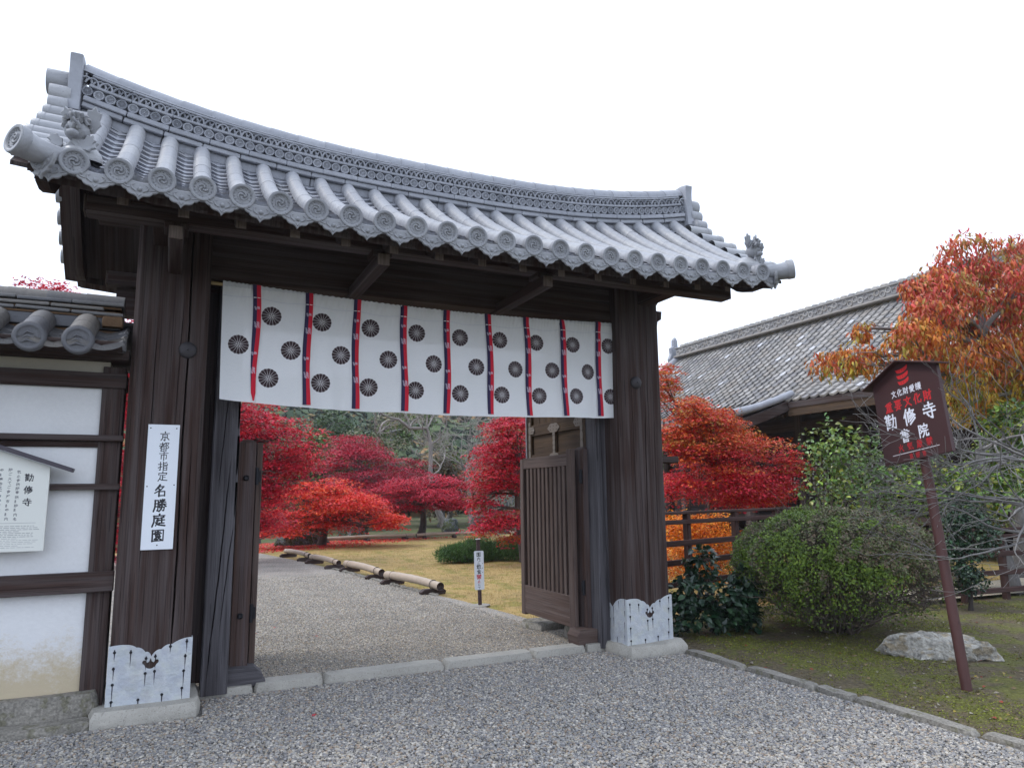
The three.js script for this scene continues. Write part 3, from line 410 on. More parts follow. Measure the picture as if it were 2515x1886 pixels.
// sheet-metal shoes
function shoe(x0, x1, hL, hR, seed) {
  const w = x1 - x0 + 0.014, cx = (x0 + x1) / 2, nails = [[-0.43, 0.88], [-0.24, 0.86], [-0.055, 0.74], [0.055, 0.76], [0.23, 0.9], [0.43, 0.96], [-0.43, 0.62], [-0.43, 0.37], [-0.43, 0.1], [-0.055, 0.5], [0.055, 0.52], [0.42, 0.72], [0.41, 0.48], [0.4, 0.2], [-0.12, 0.09], [0.16, 0.13]], H = 0.46;
  const map = canvas(512, 448, (c, W, Hh) => {
    c.fillStyle = '#c2c6cb'; c.fillRect(0, 0, W, Hh);
    for (let i = 0; i < 260; i++) { c.fillStyle = pick(['rgba(196,190,170,.10)', 'rgba(150,160,180,.10)', 'rgba(205,205,200,.10)', 'rgba(120,125,135,.07)']); c.beginPath(); c.ellipse(rnd() * W, rnd() * Hh, rr(8, 60), rr(8, 46), rnd() * 3, 0, 7); c.fill(); }
    for (let i = 0; i < 500; i++) { c.fillStyle = 'rgba(70,70,75,.25)'; c.fillRect(rnd() * W, rnd() * Hh, 1.5, rr(1, 4)); }
    for (const [u, v] of nails) { const x = (u + 0.5) * W, y = (1 - v) * Hh, l = rr(70, 150); for (let i = 0; i < 30; i++) { c.fillStyle = 'rgba(38,34,40,.22)'; const t = rnd() * l; c.fillRect(x - 4 * (1 - t / l) + rr(-2, 2), y, 7 * (1 - t / l) + 1, t); } }
  });
  const mat = std({ map, roughness: 0.55, metalness: 0.15, bumpMap: tileBump, bumpScale: 0.003 }), s = new THREE.Shape(), a = w / 2;
  s.moveTo(-a, 0); s.lineTo(a, 0); s.lineTo(a, hR); s.quadraticCurveTo(a * 0.72, hR + 0.004, a * 0.5, hR - 0.04); s.quadraticCurveTo(a * 0.36, hR - 0.03, a * 0.24, hR - 0.07); s.quadraticCurveTo(a * 0.12, hR - 0.062, a * 0.01, hR - 0.115); s.quadraticCurveTo(-a * 0.04, hR - 0.07, -a * 0.14, hL - 0.06); s.quadraticCurveTo(-a * 0.22, hL - 0.022, -a * 0.36, hL - 0.022); s.quadraticCurveTo(-a * 0.5, hL + 0.018, -a, hL); s.lineTo(-a, 0);
  const h = new THREE.Path(), hy = 0.285, half = [[0.0, 0.042], [0.01, 0.016], [0.022, 0.01], [0.03, 0.024], [0.044, 0.03], [0.056, 0.02], [0.055, 0.004], [0.042, -0.006], [0.034, -0.022], [0.016, -0.034], [0, -0.037]]; half.forEach(([x, y], i) => (i ? h.lineTo(x, hy + y) : h.moveTo(x, hy + y))); [...half].reverse().slice(1, -1).forEach(([x, y]) => h.lineTo(-x, hy + y)); h.closePath(); s.holes.push(h);
  const o = part('metal_shoe', gate), g = extrude(s, 0.003, 0.0012, 1, 8); faceUV(g, -a, a, 0, H); g.translate(cx, 0.1, 0.004); mesh('front_plate', g, mat, o);
  for (const d of [-1, 1]) { const q = new THREE.Shape(); q.moveTo(-0.27, 0); q.lineTo(0.274, 0); q.lineTo(0.274, d < 0 ? hL : hR); q.quadraticCurveTo(0.1, (d < 0 ? hL : hR) + 0.02, 0.02, hL - 0.1); q.quadraticCurveTo(-0.1, hL, -0.27, hL); const e = extrude(q, 0.003, 0.0012, 1, 6); faceUV(e, -0.27, 0.28, 0, H); e.rotateY(d < 0 ? -Math.PI / 2 : -Math.PI / 2).translate(cx + d * (a - 0.0005) + (d < 0 ? 0.004 : 0.0), 0.1, -0.272 + 0.004); mesh('side_plate', e, mat, o); }
  const nailG = flat(new THREE.SphereGeometry(0.0105, 8, 5)).scale(1, 1, 0.6);
  for (const [u, v] of nails) { const n = mesh('nail', nailG, IRON, o); n.position.set(cx + u * w, 0.1 + v * H * (hL + hR) / 0.92, 0.009); }
}
shoe(PL[0], PL[1], 0.43, 0.45, 1); shoe(PR[0], PR[1], 0.44, 0.455, 2);
// footings, threshold stones
const lump = (w, h, d, x, y, z, mat, name, parent, ry = 0, k = 0.02, f = 3) => { const g0 = new THREE.BoxGeometry(w, h, d, 8, 4, 6), p = g0.attributes.position; for (let i = 0; i < p.count; i++) { const v = V().fromBufferAttribute(p, i), e = V(v.x / w * 2, v.y / h * 2, v.z / d * 2), r = 1 - 0.06 * (Math.pow(Math.abs(e.x), 6) + Math.pow(Math.abs(e.y), 6) + Math.pow(Math.abs(e.z), 6) - 1) * (Math.abs(e.x) > 0.9 || Math.abs(e.z) > 0.9 ? 1 : 0); const q = (n3(v.x * f + x * 5 + 20, v.y * f + 30, v.z * f + z * 5 + 40) - 0.5) * k * 2; p.setXYZ(i, v.x * r + q, v.y + q * (v.y > 0 ? 1 : 0), v.z * r + q); } const g = toCreasedNormals(uvBox(flat(g0), 'y', 1.5, 1.5), 0.9); if (ry) g.rotateY(ry); return mesh(name, g.translate(x, y, z), mat, parent); };
lump(0.74, 0.17, 0.78, -0.07, 0.022, -0.24, STONE, 'post_footing_stone', gate); lump(0.72, 0.17, 0.78, 4.49, 0.022, -0.24, STONE, 'post_footing_stone', gate);
{ const j = [0.28, 0.72, 1.29, 2.4, 3.32, 3.92, 4.15]; for (let i = 0; i + 1 < j.length; i++) lump(j[i + 1] - j[i] - 0.006, 0.17, 0.19, (j[i] + j[i + 1]) / 2, -0.012 + rr(-0.004, 0.004), -0.42, STONE, 'threshold_stone', gate, 0, 0.006, 4); }
// wooden sill blocks, low-door posts and doors
for (const [x, d] of [[0.655, 1], [4.0, -1]]) { mesh('sill_block', uvBox(extrude(polyShape(d > 0 ? [[-0.15, 0], [0.16, 0], [0.15, 0.04], [0.13, 0.05], [0.13, 0.08], [0.07, 0.135], [-0.15, 0.14]] : [[0.09, 0], [-0.14, 0], [-0.16, 0.1], [-0.12, 0.155], [0.09, 0.15]]), 0.2, 0.006), 'x', 2, 0.5).translate(x, 0.055, -0.58), d > 0 ? WOODJAMB : WOODBROWN, gate); }
for (const [x0, x1] of [[0.535, 0.675], [4.015, 4.2]]) { const S = []; const y0 = 0.19, y1 = 2.075, z0 = -0.66, z1 = -0.48, c = (y, k) => [V(x0 + k, y, z0 + k), V(x1 - k, y, z0 + k), V(x1 - k, y, z1 - k), V(x0 + k, y, z1 - k)].reverse(); mesh('door_post', sweep([c(y0, 0), c(y1, 0), c(y1 + 0.025, 0.03), c(y1 + 0.03, 0.06)]), WOODRED, gate); }
function hinge(x, y, z, parent, ry = 0) { const g = part('hinge', parent); g.position.set(x, y, z); g.rotation.y = ry; mesh('pin', tube([V(0, -0.075, 0.02), V(0, 0.075, 0.02)], [0.016, 0.016], 10), IRON, g); mesh('strap', box(0.05, 0.1, 0.012, 0.01, 0, 0.004), IRON, g); return g; }
function latticeDoor(X, z0, z1, dir) { // leaf standing open, its plane along z
  const o = part('lattice_door', gate), L = z0 - z1, zc = (z0 + z1) / 2, t = 0.05, b = (name, w, h, d, x, y, z) => mesh(name, box(w, h, d, x, y, z), WOODBROWN, o);
  b('stile', t, 1.9, 0.11, X, 1.13, z0 - 0.055); b('stile', t, 1.84, 0.09, X, 1.1, z1 + 0.045); b('top_rail', t - 0.006, 0.13, L - 0.2, X, 1.965, zc - 0.01); b('bottom_panel', t - 0.006, 0.32, L - 0.2, X, 0.36, zc - 0.01);
  for (let i = 0; i < 10; i++) b('slat', 0.03, 1.4, 0.055, X, 1.21, mix(z0 - 0.155, z1 + 0.135, (i + 0.5) / 10));
  b('backing_rail', 0.016, 0.07, L - 0.2, X - dir * -0.028, 1.3, zc);
  return o;
}
latticeDoor(3.945, -0.56, -1.83, 1); latticeDoor(0.715, -0.56, -1.83, -1);
for (const y of [1.78, 0.62]) { hinge(3.99, y, -0.5, gate); hinge(0.69, y, -0.5, gate); for (const x of [4.12, 0.6]) mesh('square_nail', box(0.045, 0.045, 0.03, x, y - 0.015, -0.47, { b: 0.012 }), IRON, gate); }
function bigDoor(X, z0, z1, d) { // tall panelled leaf with punched metal fittings, folded back
  const o = part('panelled_door', gate), L = z0 - z1, zc = (z0 + z1) / 2, b = (name, w, h, dd, x, y, z, m = WOODOLD) => mesh(name, box(w, h, dd, x, y, z), m, o), f = X - d * 0.05;
  b('stile', 0.1, 3.1, 0.12, X, 1.78, z0 - 0.06); b('stile', 0.1, 3.1, 0.12, X, 1.78, z1 + 0.06); for (const y of [0.35, 1.2, 2.02, 2.4, 3.25]) b('rail', 0.09, 0.14, L - 0.24, X, y, zc);
  b('mullion', 0.08, 0.24, 0.08, X, 2.21, zc); for (const y of [0.78, 1.61]) b('panel_board', 0.03, 0.72, L - 0.24, X, y, zc); b('panel_board', 0.03, 0.26, L - 0.24, X, 2.21, zc);
  for (let i = 0; i < 7; i++) b('panel_board', 0.03, 0.72, (L - 0.24) / 7 - 0.006, X, 2.83, mix(z0 - 0.12, z1 + 0.12, (i + 0.5) / 7));
  const FIT = std({ color: C(0.2, 0.165, 0.135), roughness: 0.6, metalness: 0.3 });
  const fit = (y, z, h, w, arms) => { const g = part('metal_fitting', o), s = new THREE.Shape(); const q = []; const n = 6; // strip with scalloped edge and punched holes
    for (let i = 0; i <= n * 4; i++) { const yy = mix(-h / 2, h / 2, i / (n * 4)); q.push([w / 2 * (0.72 + 0.28 * Math.abs(Math.cos((i / 4) * Math.PI))), yy]); } for (let i = n * 4; i >= 0; i--) { const yy = mix(-h / 2, h / 2, i / (n * 4)); q.push([-w / 2 * (0.72 + 0.28 * Math.abs(Math.cos((i / 4) * Math.PI))), yy]); }
    const sh = polyShape(q); for (let i = 0; i < n; i++) { const p = new THREE.Path(); p.absellipse(0, mix(-h / 2, h / 2, (i + 0.5) / n), w * 0.13, w * 0.17, 0, 6.3, true); sh.holes.push(p); }
    const m = mesh('strip', extrude(sh, 0.004, 0, 1, 5), FIT, g); m.rotation.y = -Math.PI / 2; m.position.set(f, y, z);
    for (const [ay, az, aw, ah] of arms) { const q2 = []; for (let i = 0; i < 24; i++) { const a = (i / 24) * 6.283, k = 0.85 + 0.15 * Math.abs(Math.cos(a * 3)); q2.push([Math.cos(a) * aw * k, Math.sin(a) * ah * k]); } const s2 = polyShape(q2); for (let i = -1; i <= 1; i++) for (const e of [-0.35, 0.35]) { const p = new THREE.Path(); p.absarc(i * aw * 0.5, e * ah, ah * 0.16, 0, 6.3, true); s2.holes.push(p); } const m2 = mesh('lobe', extrude(s2, 0.004, 0, 1, 5), FIT, g); m2.rotation.y = -Math.PI / 2; m2.position.set(f - d * 0.003, y + ay, z + az); } };
  fit(2.2, z1 + 0.08, 0.62, 0.06, [[0.2, 0.07, 0.08, 0.05], [-0.2, 0.07, 0.08, 0.05]]); fit(2.21, zc, 0.36, 0.06, [[0.18, 0, 0.15, 0.06], [-0.18, 0, 0.15, 0.06]]); fit(2.25, z0 - 0.08, 0.62, 0.06, [[0.16, -0.07, 0.1, 0.06], [-0.2, -0.07, 0.1, 0.06]]);
  mesh('bolt_rod', tube([V(f - d * 0.02, 0.4, z1 + 0.03), V(f - d * 0.02, 3.2, z1 + 0.03)], [0.012, 0.012], 8), STEEL, o);
}
bigDoor(4.22, -0.66, -2.12, 1); bigDoor(0.24, -0.66, -2.12, -1);
lump(0.5, 0.18, 0.3, 4.35, 0.05, -1.0, KERB, 'door_stone', gate); lump(0.5, 0.12, 0.42, 4.2, 0.03, -1.75, KERB, 'door_stone', gate, 0.3);
// ───────────────────────── curtain across the gate ─────────────────────────
{
  const o = thing('gate_curtain', 'white crested curtain with navy and red ribbons hanging across the gate', 'curtain');
  const X0 = 0.312, X1 = 4.277, top = (x) => 3.407 - 0.056 * Math.sin(Math.PI * clamp((x - X0) / (X1 - X0), 0, 1)), bot = (x) => 2.392 - 0.052 * Math.pow(Math.sin(Math.PI * clamp((x - X0) / (X1 - X0), 0, 1)), 0.8);
  const crests = [[0.714, 3.138], [0.449, 2.866], [0.708, 2.596], [0.883, 2.849], [1.142, 3.124], [1.144, 2.582], [1.317, 2.842], [1.579, 3.11], [1.577, 2.567], [1.75, 2.829], [2.017, 3.101], [2.013, 2.557], [2.19, 2.821], [2.452, 3.096], [2.455, 2.551], [2.618, 2.818], [2.871, 3.105], [2.879, 2.558], [3.039, 2.823], [3.281, 3.112], [3.307, 2.568], [3.461, 2.839], [3.704, 3.124], [3.731, 2.586], [3.884, 2.852], [4.145, 3.148], [4.165, 2.608]];
  const map = canvas(2048, 560, (c, W, H) => {
    c.fillStyle = '#f3f4f6'; c.fillRect(0, 0, W, H); const px = (x) => ((x - X0) / (X1 - X0)) * W, py = (y) => ((3.42 - y) / 1.08) * H;
    for (let i = 0; i < 5000; i++) { c.fillStyle = 'rgba(200,204,214,.18)'; c.fillRect(rnd() * W, rnd() * H, rr(2, 16), 1); }
    c.fillStyle = 'rgba(215,216,222,.7)'; c.fillRect(0, py(3.42), W, 30);
    for (const [x, y] of crests) {
      const R = 0.0805, sx = W / (X1 - X0), sy = H / 1.08; c.save(); c.translate(px(x), py(y)); c.scale(sx, sy); c.fillStyle = '#3b2b2f';
      for (let i = 0; i < 16; i++) { c.save(); c.rotate((i / 16) * 6.28319); c.beginPath(); c.moveTo(-0.0014, 0.017); c.lineTo(-0.0129, R * 0.87); c.arc(0, R * 0.87, 0.0129, Math.PI, 0, true); c.lineTo(0.0014, 0.017); c.closePath(); c.fill(); c.restore(); }
      for (let i = 0; i < 16; i++) { c.save(); c.rotate(((i + 0.5) / 16) * 6.28319); c.beginPath(); c.moveTo(0, R * 0.93); c.lineTo(-0.006, R * 1.0); c.lineTo(0.006, R * 1.0); c.closePath(); c.fill(); c.restore(); }
      for (let i = 0; i < 5; i++) { c.save(); c.rotate((i / 5) * 6.28319); c.beginPath(); c.ellipse(0, 0.012, 0.005, 0.0055, 0, 0, 7); c.fill(); c.restore(); } c.beginPath(); c.arc(0, 0, 0.004, 0, 7); c.fill(); c.restore();
    }
  });
  const ribs = [[0.583, 0.596], [1.018, 1.022], [1.447, 1.453], [1.888, 1.9], [2.318, 2.324], [2.748, 2.763], [3.161, 3.201], [3.573, 3.608], [4.008, 4.038]];
  const zAt = (x, y) => { const v = (top(x) - y) / 1.02; return -0.1 + 0.02 * Math.sin(x * 7.1 + 0.6 + 0.8 * Math.sin(x * 3.3)) * v + 0.02 * Math.sin(x * 2.3 + 1.2) * v * v + 0.009 * Math.sin(x * 21 + y * 3 + 2 * Math.sin(x * 5)) * v + 0.005 * Math.sin(x * 150 + 3 * Math.sin(x * 13) + v * 30) * Math.exp(-v * 9) + 0.004 * Math.sin(x * 52 + y * 30) * Math.exp(-v * 7) + 0.012 * v * v * Math.exp(-Math.pow((x - X0) * 5, 2)) * 3; };
  const nx = 420, ny = 46, pos = [], uv = [], idx = [];
  for (let j = 0; j <= ny; j++) for (let i = 0; i <= nx; i++) { const x = mix(X0, X1, i / nx), t = top(x) + 0.0018 * Math.sin(x * 150 + 3 * Math.sin(x * 13)), y = mix(t, bot(x) + 0.004 * Math.sin(x * 4.1), j / ny), xx = x + (j / ny) * 0.016 * (x < 0.6 ? 1 : 0); pos.push(xx, y, zAt(x, y)); uv.push(i / nx, 1 - (3.42 - mix(top(x), bot(x), j / ny)) / 1.08); if (i < nx && j < ny) { const a = j * (nx + 1) + i; idx.push(a, a + nx + 1, a + 1, a + 1, a + nx + 1, a + nx + 2); } }
  const g = new THREE.BufferGeometry(); g.setAttribute('position', new THREE.Float32BufferAttribute(pos, 3)); g.setAttribute('uv', new THREE.Float32BufferAttribute(uv, 2)); g.setIndex(idx); g.computeVertexNormals();
  const weave = tex(256, 256, (u, v) => 0.5 + 0.25 * Math.sin(u * 6.283 * 64) + 0.25 * Math.sin(v * 6.283 * 64), false); 
  mesh('cloth', g, phy({ map, roughness: 0.92, transmission: 0.22, thickness: 0, side: THREE.DoubleSide, bumpMap: weave, bumpScale: 0.0004 }), o);
  const rmap = canvas(64, 1024, (c, W, H) => {
    c.fillStyle = '#2a2148'; c.fillRect(0, 0, W, H); c.fillStyle = '#cc1030'; c.fillRect(W * 0.48, 0, W * 0.52, H); c.fillStyle = '#fff'; c.fillRect(4, 108, 24, 6); c.fillRect(34, 108, 24, 6);
    c.strokeStyle = '#cfc9d6'; c.lineWidth = 3; c.lineCap = 'round';
    for (const [y, k] of [[195, 0], [330, 1], [600, 0], [735, 1]]) for (let i = 0; i < (k ? 9 : 7); i++) { c.beginPath(); const x = 10 + (i % 3) * 17 + 5 * Math.sin(i * 2.3), yy = y + Math.floor(i / 3) * (k ? 18 : 9); c.moveTo(x, yy); c.quadraticCurveTo(x + 10, yy - 9, x + 13, yy + (k ? 14 : 6)); c.quadraticCurveTo(x + 2, yy + 8, x + 4, yy + 2); c.stroke(); }
  });
  const RM = std({ map: rmap, roughness: 0.75, side: THREE.DoubleSide });
  ribs.forEach(([xa, xb], k) => {
    const S = [], n = 30, pos = [], uv = [], idx = [];
    for (let j = 0; j <= n; j++) { const t = j / n, tw = k === 0 ? sst(0.35, 1, t) : 0, x = mix(xa, xb, t) + 0.008 * Math.sin(t * 6 + k), yb = bot(x) + 0.018, y = mix(top(x), yb, t), w = 0.033 * (k === 0 ? 1 - 0.45 * tw - 0.4 * sst(0.93, 1, t) : 1 - 0.08 * Math.sin(t * 9 + k) * t) ; const z = zAt(mix(xa, xb, t), y) + 0.009; for (const e of [0, 0.25, 0.5, 0.75, 1]) { pos.push(x + (e * 2 - 1) * w, y, z + 0.004 * Math.cos((e - 0.5) * 3.1)); uv.push(k === 0 ? mix(e, 0.5 + e * 0.5, tw) : e, 1 - t); } }
    for (let j = 0; j < n; j++) for (let i = 0; i < 4; i++) { const a = j * 5 + i; idx.push(a, a + 5, a + 1, a + 1, a + 5, a + 6); }
    const q = new THREE.BufferGeometry(); q.setAttribute('position', new THREE.Float32BufferAttribute(pos, 3)); q.setAttribute('uv', new THREE.Float32BufferAttribute(uv, 2)); q.setIndex(idx); q.computeVertexNormals(); mesh('ribbon', q, RM, o);
  });
  const cp = []; for (let i = 0; i <= 90; i++) { const x = mix(X0 + 0.005, X1 - 0.005, i / 90), near = Math.min(...ribs.map((r) => Math.abs(r[0] - x))), y = top(x) - 0.105 - 0.018 * Math.min(1, near * 6); cp.push(V(x, y, zAt(x, y) + 0.006)); }
  mesh('cord', tube(cp, cp.map(() => 0.0025), 5), std({ color: C(0.72, 0.74, 0.8), roughness: 0.8 }), o);
  const pp = []; for (let i = 0; i <= 20; i++) { const x = mix(0.222, 4.31, i / 20); pp.push(V(x, top(x) - 0.024, -0.122)); } mesh('bamboo_pole', tube(pp, pp.map((_, i) => 0.014 + (i % 4 ? 0 : 0.0015)), 10), std({ color: C(0.38, 0.27, 0.12), roughness: 0.5 }), o);
}
// ───────────────────────── name board on the left post ─────────────────────────
{
  const o = thing('name_board', 'narrow white board with black vertical characters nailed to the gate post', 'sign'), w = 0.222, h = 0.952;
  const map = canvas(480, 2048, (c, W, H) => { c.fillStyle = '#e6eaf1'; c.fillRect(0, 0, W, H); const s = W / 488 ; let ys = [[150, 126, '京'], [282, 122, '都'], [396, 116, '市'], [518, 118, '指'], [640, 120, '定'], [794, 146, '名'], [972, 146, '勝'], [1148, 150, '庭'], [1328, 146, '園']];
    const k = H / 1500; for (const [y, sz, ch] of ys) { const big = sz > 140; kanji(c, ch, W * 0.5 - (sz * k * (big ? 1.0 : 0.86)) / 2 + (big ? 4 : 14), (y - 66) * k, sz * k * (big ? 1.0 : 0.95), '#17171f', big ? 13 : 9.5, 0.06); } });
  const g = box(w, h, 0.008, 0, 0, 0, { b: 0.001 }); faceUV(g, -w / 2, w / 2, -h / 2, h / 2); const m = mesh('panel', g, std({ map, roughness: 0.45 }), o); m.position.set(-0.062, 1.69, 0.012);
  const ng = flat(new THREE.SphereGeometry(0.005, 8, 5)).scale(1, 1, 0.5); for (const [u, v] of [[-0.42, 0.47], [0.4, 0.47], [-0.42, 0.0], [0.42, 0.01], [0, -0.465]]) { const n = mesh('nail', ng, IRON, o); n.position.set(-0.062 + u * w, 1.69 + v * h, 0.018); }
}
// ───────────────────────── plastered wall on the left ─────────────────────────
{
  const o = thing('plaster_wall', 'white plastered wall with dark rails and a small tiled roof beside the gate', 'wall'), FZ = -0.15, XL = -4.2, XR = -0.36;
  const pmap = tex(1024, 1024, (u, v) => { const a = fbm(u, v, 5, 5, 4, 71), b = fbm(u, v, 60, 60, 3, 72); const s = 0.74 + 0.05 * (a - 0.5) + 0.05 * (b - 0.5); return [s, s * 1.0, s * 1.01]; });
  const PLASTER = std({ map: pmap, bumpMap: tileBump, bumpScale: 0.002, roughness: 0.92 });
  // earth splashed up from the ground has stained the foot of the lowest panel
  const smap = tex(1024, 512, (u, v) => { const a = fbm(u, v, 9, 5, 5, 73), b = fbm(u, v, 60, 40, 3, 74), c = vn(u * 200, v * 110, 200, 110, 75), k = (1 - v) * 1.05 + 0.45 * (a - 0.5) + 0.3 * (b - 0.5) + (c - 0.5) * 0.12, m = sst(0.42, 0.95, k) * 0.85, s = 0.74 + 0.06 * (b - 0.5); return [mix(s, 0.5, m), mix(s, 0.4, m), mix(s * 1.01, 0.24, m)]; });
  const STAINED = std({ map: smap, bumpMap: tileBump, bumpScale: 0.002, roughness: 0.92 });
  const p = (name, x0, x1, y0, y1, zf, d, mat, opt) => mesh(name, box(x1 - x0, y1 - y0, d, (x0 + x1) / 2, (y0 + y1) / 2, zf - d / 2, opt), mat, o);
  p('plaster_panel', XL, -0.48, 2.0, 2.45, FZ, 0.2, PLASTER, { su: 1, sv: 1 }); p('plaster_panel', XL, -0.49, 1.7, 1.995, FZ, 0.2, PLASTER, { su: 1, sv: 1 }); p('plaster_panel', XL, -0.49, 1.05, 1.68, FZ, 0.2, PLASTER, { su: 1, sv: 1 }); p('plaster_panel', XL, -0.47, 2.57, 2.66, FZ + 0.005, 0.2, std({ map: pmap, color: C(0.72, 0.66, 0.55), roughness: 0.95 }), { su: 1, sv: 1 });
  { const g = box(-0.5 - XL, 0.72, 0.2, 0, 0, 0, { b: 0.004 }); const P2 = g.attributes.position, uv = []; for (let i = 0; i < P2.count; i++) uv.push((P2.getX(i) + 3) / 1.4, (P2.getY(i) + 0.36) / 0.72); g.setAttribute('uv', new THREE.Float32BufferAttribute(uv, 2)); mesh('plaster_panel', g.translate((XL - 0.5) / 2, 0.56, FZ - 0.1), STAINED, o); }
  p('end_post', -0.515, XR, 0.1, 2.62, FZ + 0.028, 0.26, WOODGREY); p('rail', XL, XR + 0.012, 2.45, 2.568, FZ + 0.05, 0.28, WOODDARK); p('rail', XL, XR + 0.018, 2.037, 2.082, FZ + 0.075, 0.06, WOODGREY, { grain: 'x' }); p('rail', XL, -0.488, 1.99, 2.036, FZ + 0.02, 0.05, WOODGREY, { grain: 'x' });
  p('rail', XL, XR + 0.015, 1.668, 1.714, FZ + 0.07, 0.06, WOODGREY, { grain: 'x' }); p('rail', XL, XR + 0.02, 0.915, 1.062, FZ + 0.075, 0.07, WOODGREY, { grain: 'x' });
  p('eave_plank', XL, XR + 0.02, 2.662, 2.74, FZ + 0.12, 0.5, WOODDARK); p('eave_plank', XL, XR - 0.02, 2.7, 2.73, 0.36, 0.9, WOODDARK, { grain: 'x' });
  for (let i = 0; i < 5; i++) lump(0.78, 0.3, 0.3, -0.78 - i * 0.79, 0.065, -0.17, KERB, 'base_stone', o, 0, 0.012, 3); for (let i = 0; i < 4; i++) lump(1.1, 0.12, 0.16, -0.95 - i * 1.12, 0.0, 0.06, KERB, 'kerb_stone', o, 0, 0.012, 3);
  // little roof: rows along z, ridge along x
  const sy = (s) => 2.72 + 0.21 * s, sz = (s) => 0.37 - 0.48 * s, pitch = 0.292, wEnd = merge([lathe([[0, 0], [0.07, 0], [0.073, 0.01], [0.102, 0.01], [0.104, -0.05]], 24), ...[-0.035, -0.005, 0.025].map((y, i) => tube([V(-0.045 + i * 0.006, y - 0.01, 0.003), V(-0.01, y + 0.008, 0.006), V(0.04 - i * 0.006, y - 0.006, 0.003)], [0.004, 0.009, 0.004], 5))]);
  for (let i = 0; i < 11; i++) {
    const X = -0.645 - i * pitch;
    for (let k = 0; k < 2; k++) { const a = V(X, sy(k * 0.5) + 0.012, sz(k * 0.5)), b = V(X, sy(k * 0.5 + 0.5) + 0.012, sz(k * 0.5 + 0.5)), m = mesh('round_tile', roundTileG, pick(TILEWALL), o); basis(m, a, b.clone().sub(a), V(1, 0, 0)); m.scale.set(1.08, 1.08, b.distanceTo(a)); }
    const e = mesh('eave_end_tile', wEnd, pick(TILEWALL), o); e.position.set(X, sy(0), sz(0) + 0.02); e.rotation.x = 0.1;
  }
  for (let i = 0; i < 12; i++) { const X = -0.645 + 0.5 * pitch - i * pitch; for (let k = 0; k < 4; k++) { const s = k * 0.25, a = V(X, sy(s) - 0.06, sz(s) + 0.01), b = V(X, sy(s + 0.5) - 0.085, sz(s + 0.5)), m = mesh('flat_tile', flatTileG, pick(TILEWALL), o); basis(m, a, b.sub(a), V(1, rr(-0.03, 0.03), 0)); m.scale.set(1.18, 1.2, 1.1); } }
  { const L = []; for (let i = 0; i < 11; i++) { const X = -0.645 - i * pitch; L.push(tube([V(X, sy(0), -0.54 - sz(0)), V(X, sy(1), -0.54 - sz(1))], [0.09, 0.09], 10)); } L.push(box(3.5, 0.03, 0.62, -2.05, 2.85, -0.54, { rx: -0.54 })); stuff(mesh('rear_tiles', merge(L), TILEWALL[0], o)); }
  p('roof_core', XL, -0.42, 2.74, 2.9, -0.1, 0.4, CLAY);
  for (const [k, y] of [[0, 3.03], [1, 3.072], [2, 3.112]]) for (let i = 0; i < 9; i++) { const X = -0.62 - i * 0.36 - (k % 2) * 0.14, m = mesh('ridge_course_tile', box(0.352, 0.024, 0.4 - k * 0.03, 0, 0, 0, { b: 0.005, su: 3, sv: 3, rz: 0 }), pick(TILEWALL), o); m.position.set(X + 0.04, y + rr(-0.004, 0.004), -0.27); m.rotation.z = rr(-0.012, 0.012); }
  for (const [y, w] of [[2.97, 0.36], [3.05, 0.3], [3.092, 0.27]]) p('clay_bed', XL, -0.425, y - (y < 3 ? 0.06 : 0.008), y + (y < 3 ? 0.027 : 0.008), -0.27 + w / 2, w, y < 3 ? TILEWALL[2] : CLAY);
  p('clay_bed', XL, -0.43, 2.999, 3.016, -0.085, 0.36, CLAY);
  const cap = sweep([arcLoop(0.075, 0.1, -1.6, 1.6, 10, 0), arcLoop(0.072, 0.096, -1.6, 1.6, 10, 0.27)], { su: 3, sv: 3, crease: 0.7 }).rotateY(Math.PI / 2); for (let i = 0; i < 13; i++) { const m = mesh('ridge_cap_tile', cap, pick(TILEWALL), o); m.position.set(-0.68 - i * 0.26, 3.125, -0.27); }
  lump(0.14, 0.08, 0.14, -0.47, 2.96, -0.08, CLAY, 'clay_fill', o); pl2(o);
  function pl2(par) { mesh('down_pipe_tile', tube([V(-0.385, 2.84, 0.1), V(-0.385, 2.7, 0.12)], [0.03, 0.032], 8), TILEWALL[0], par); }
}
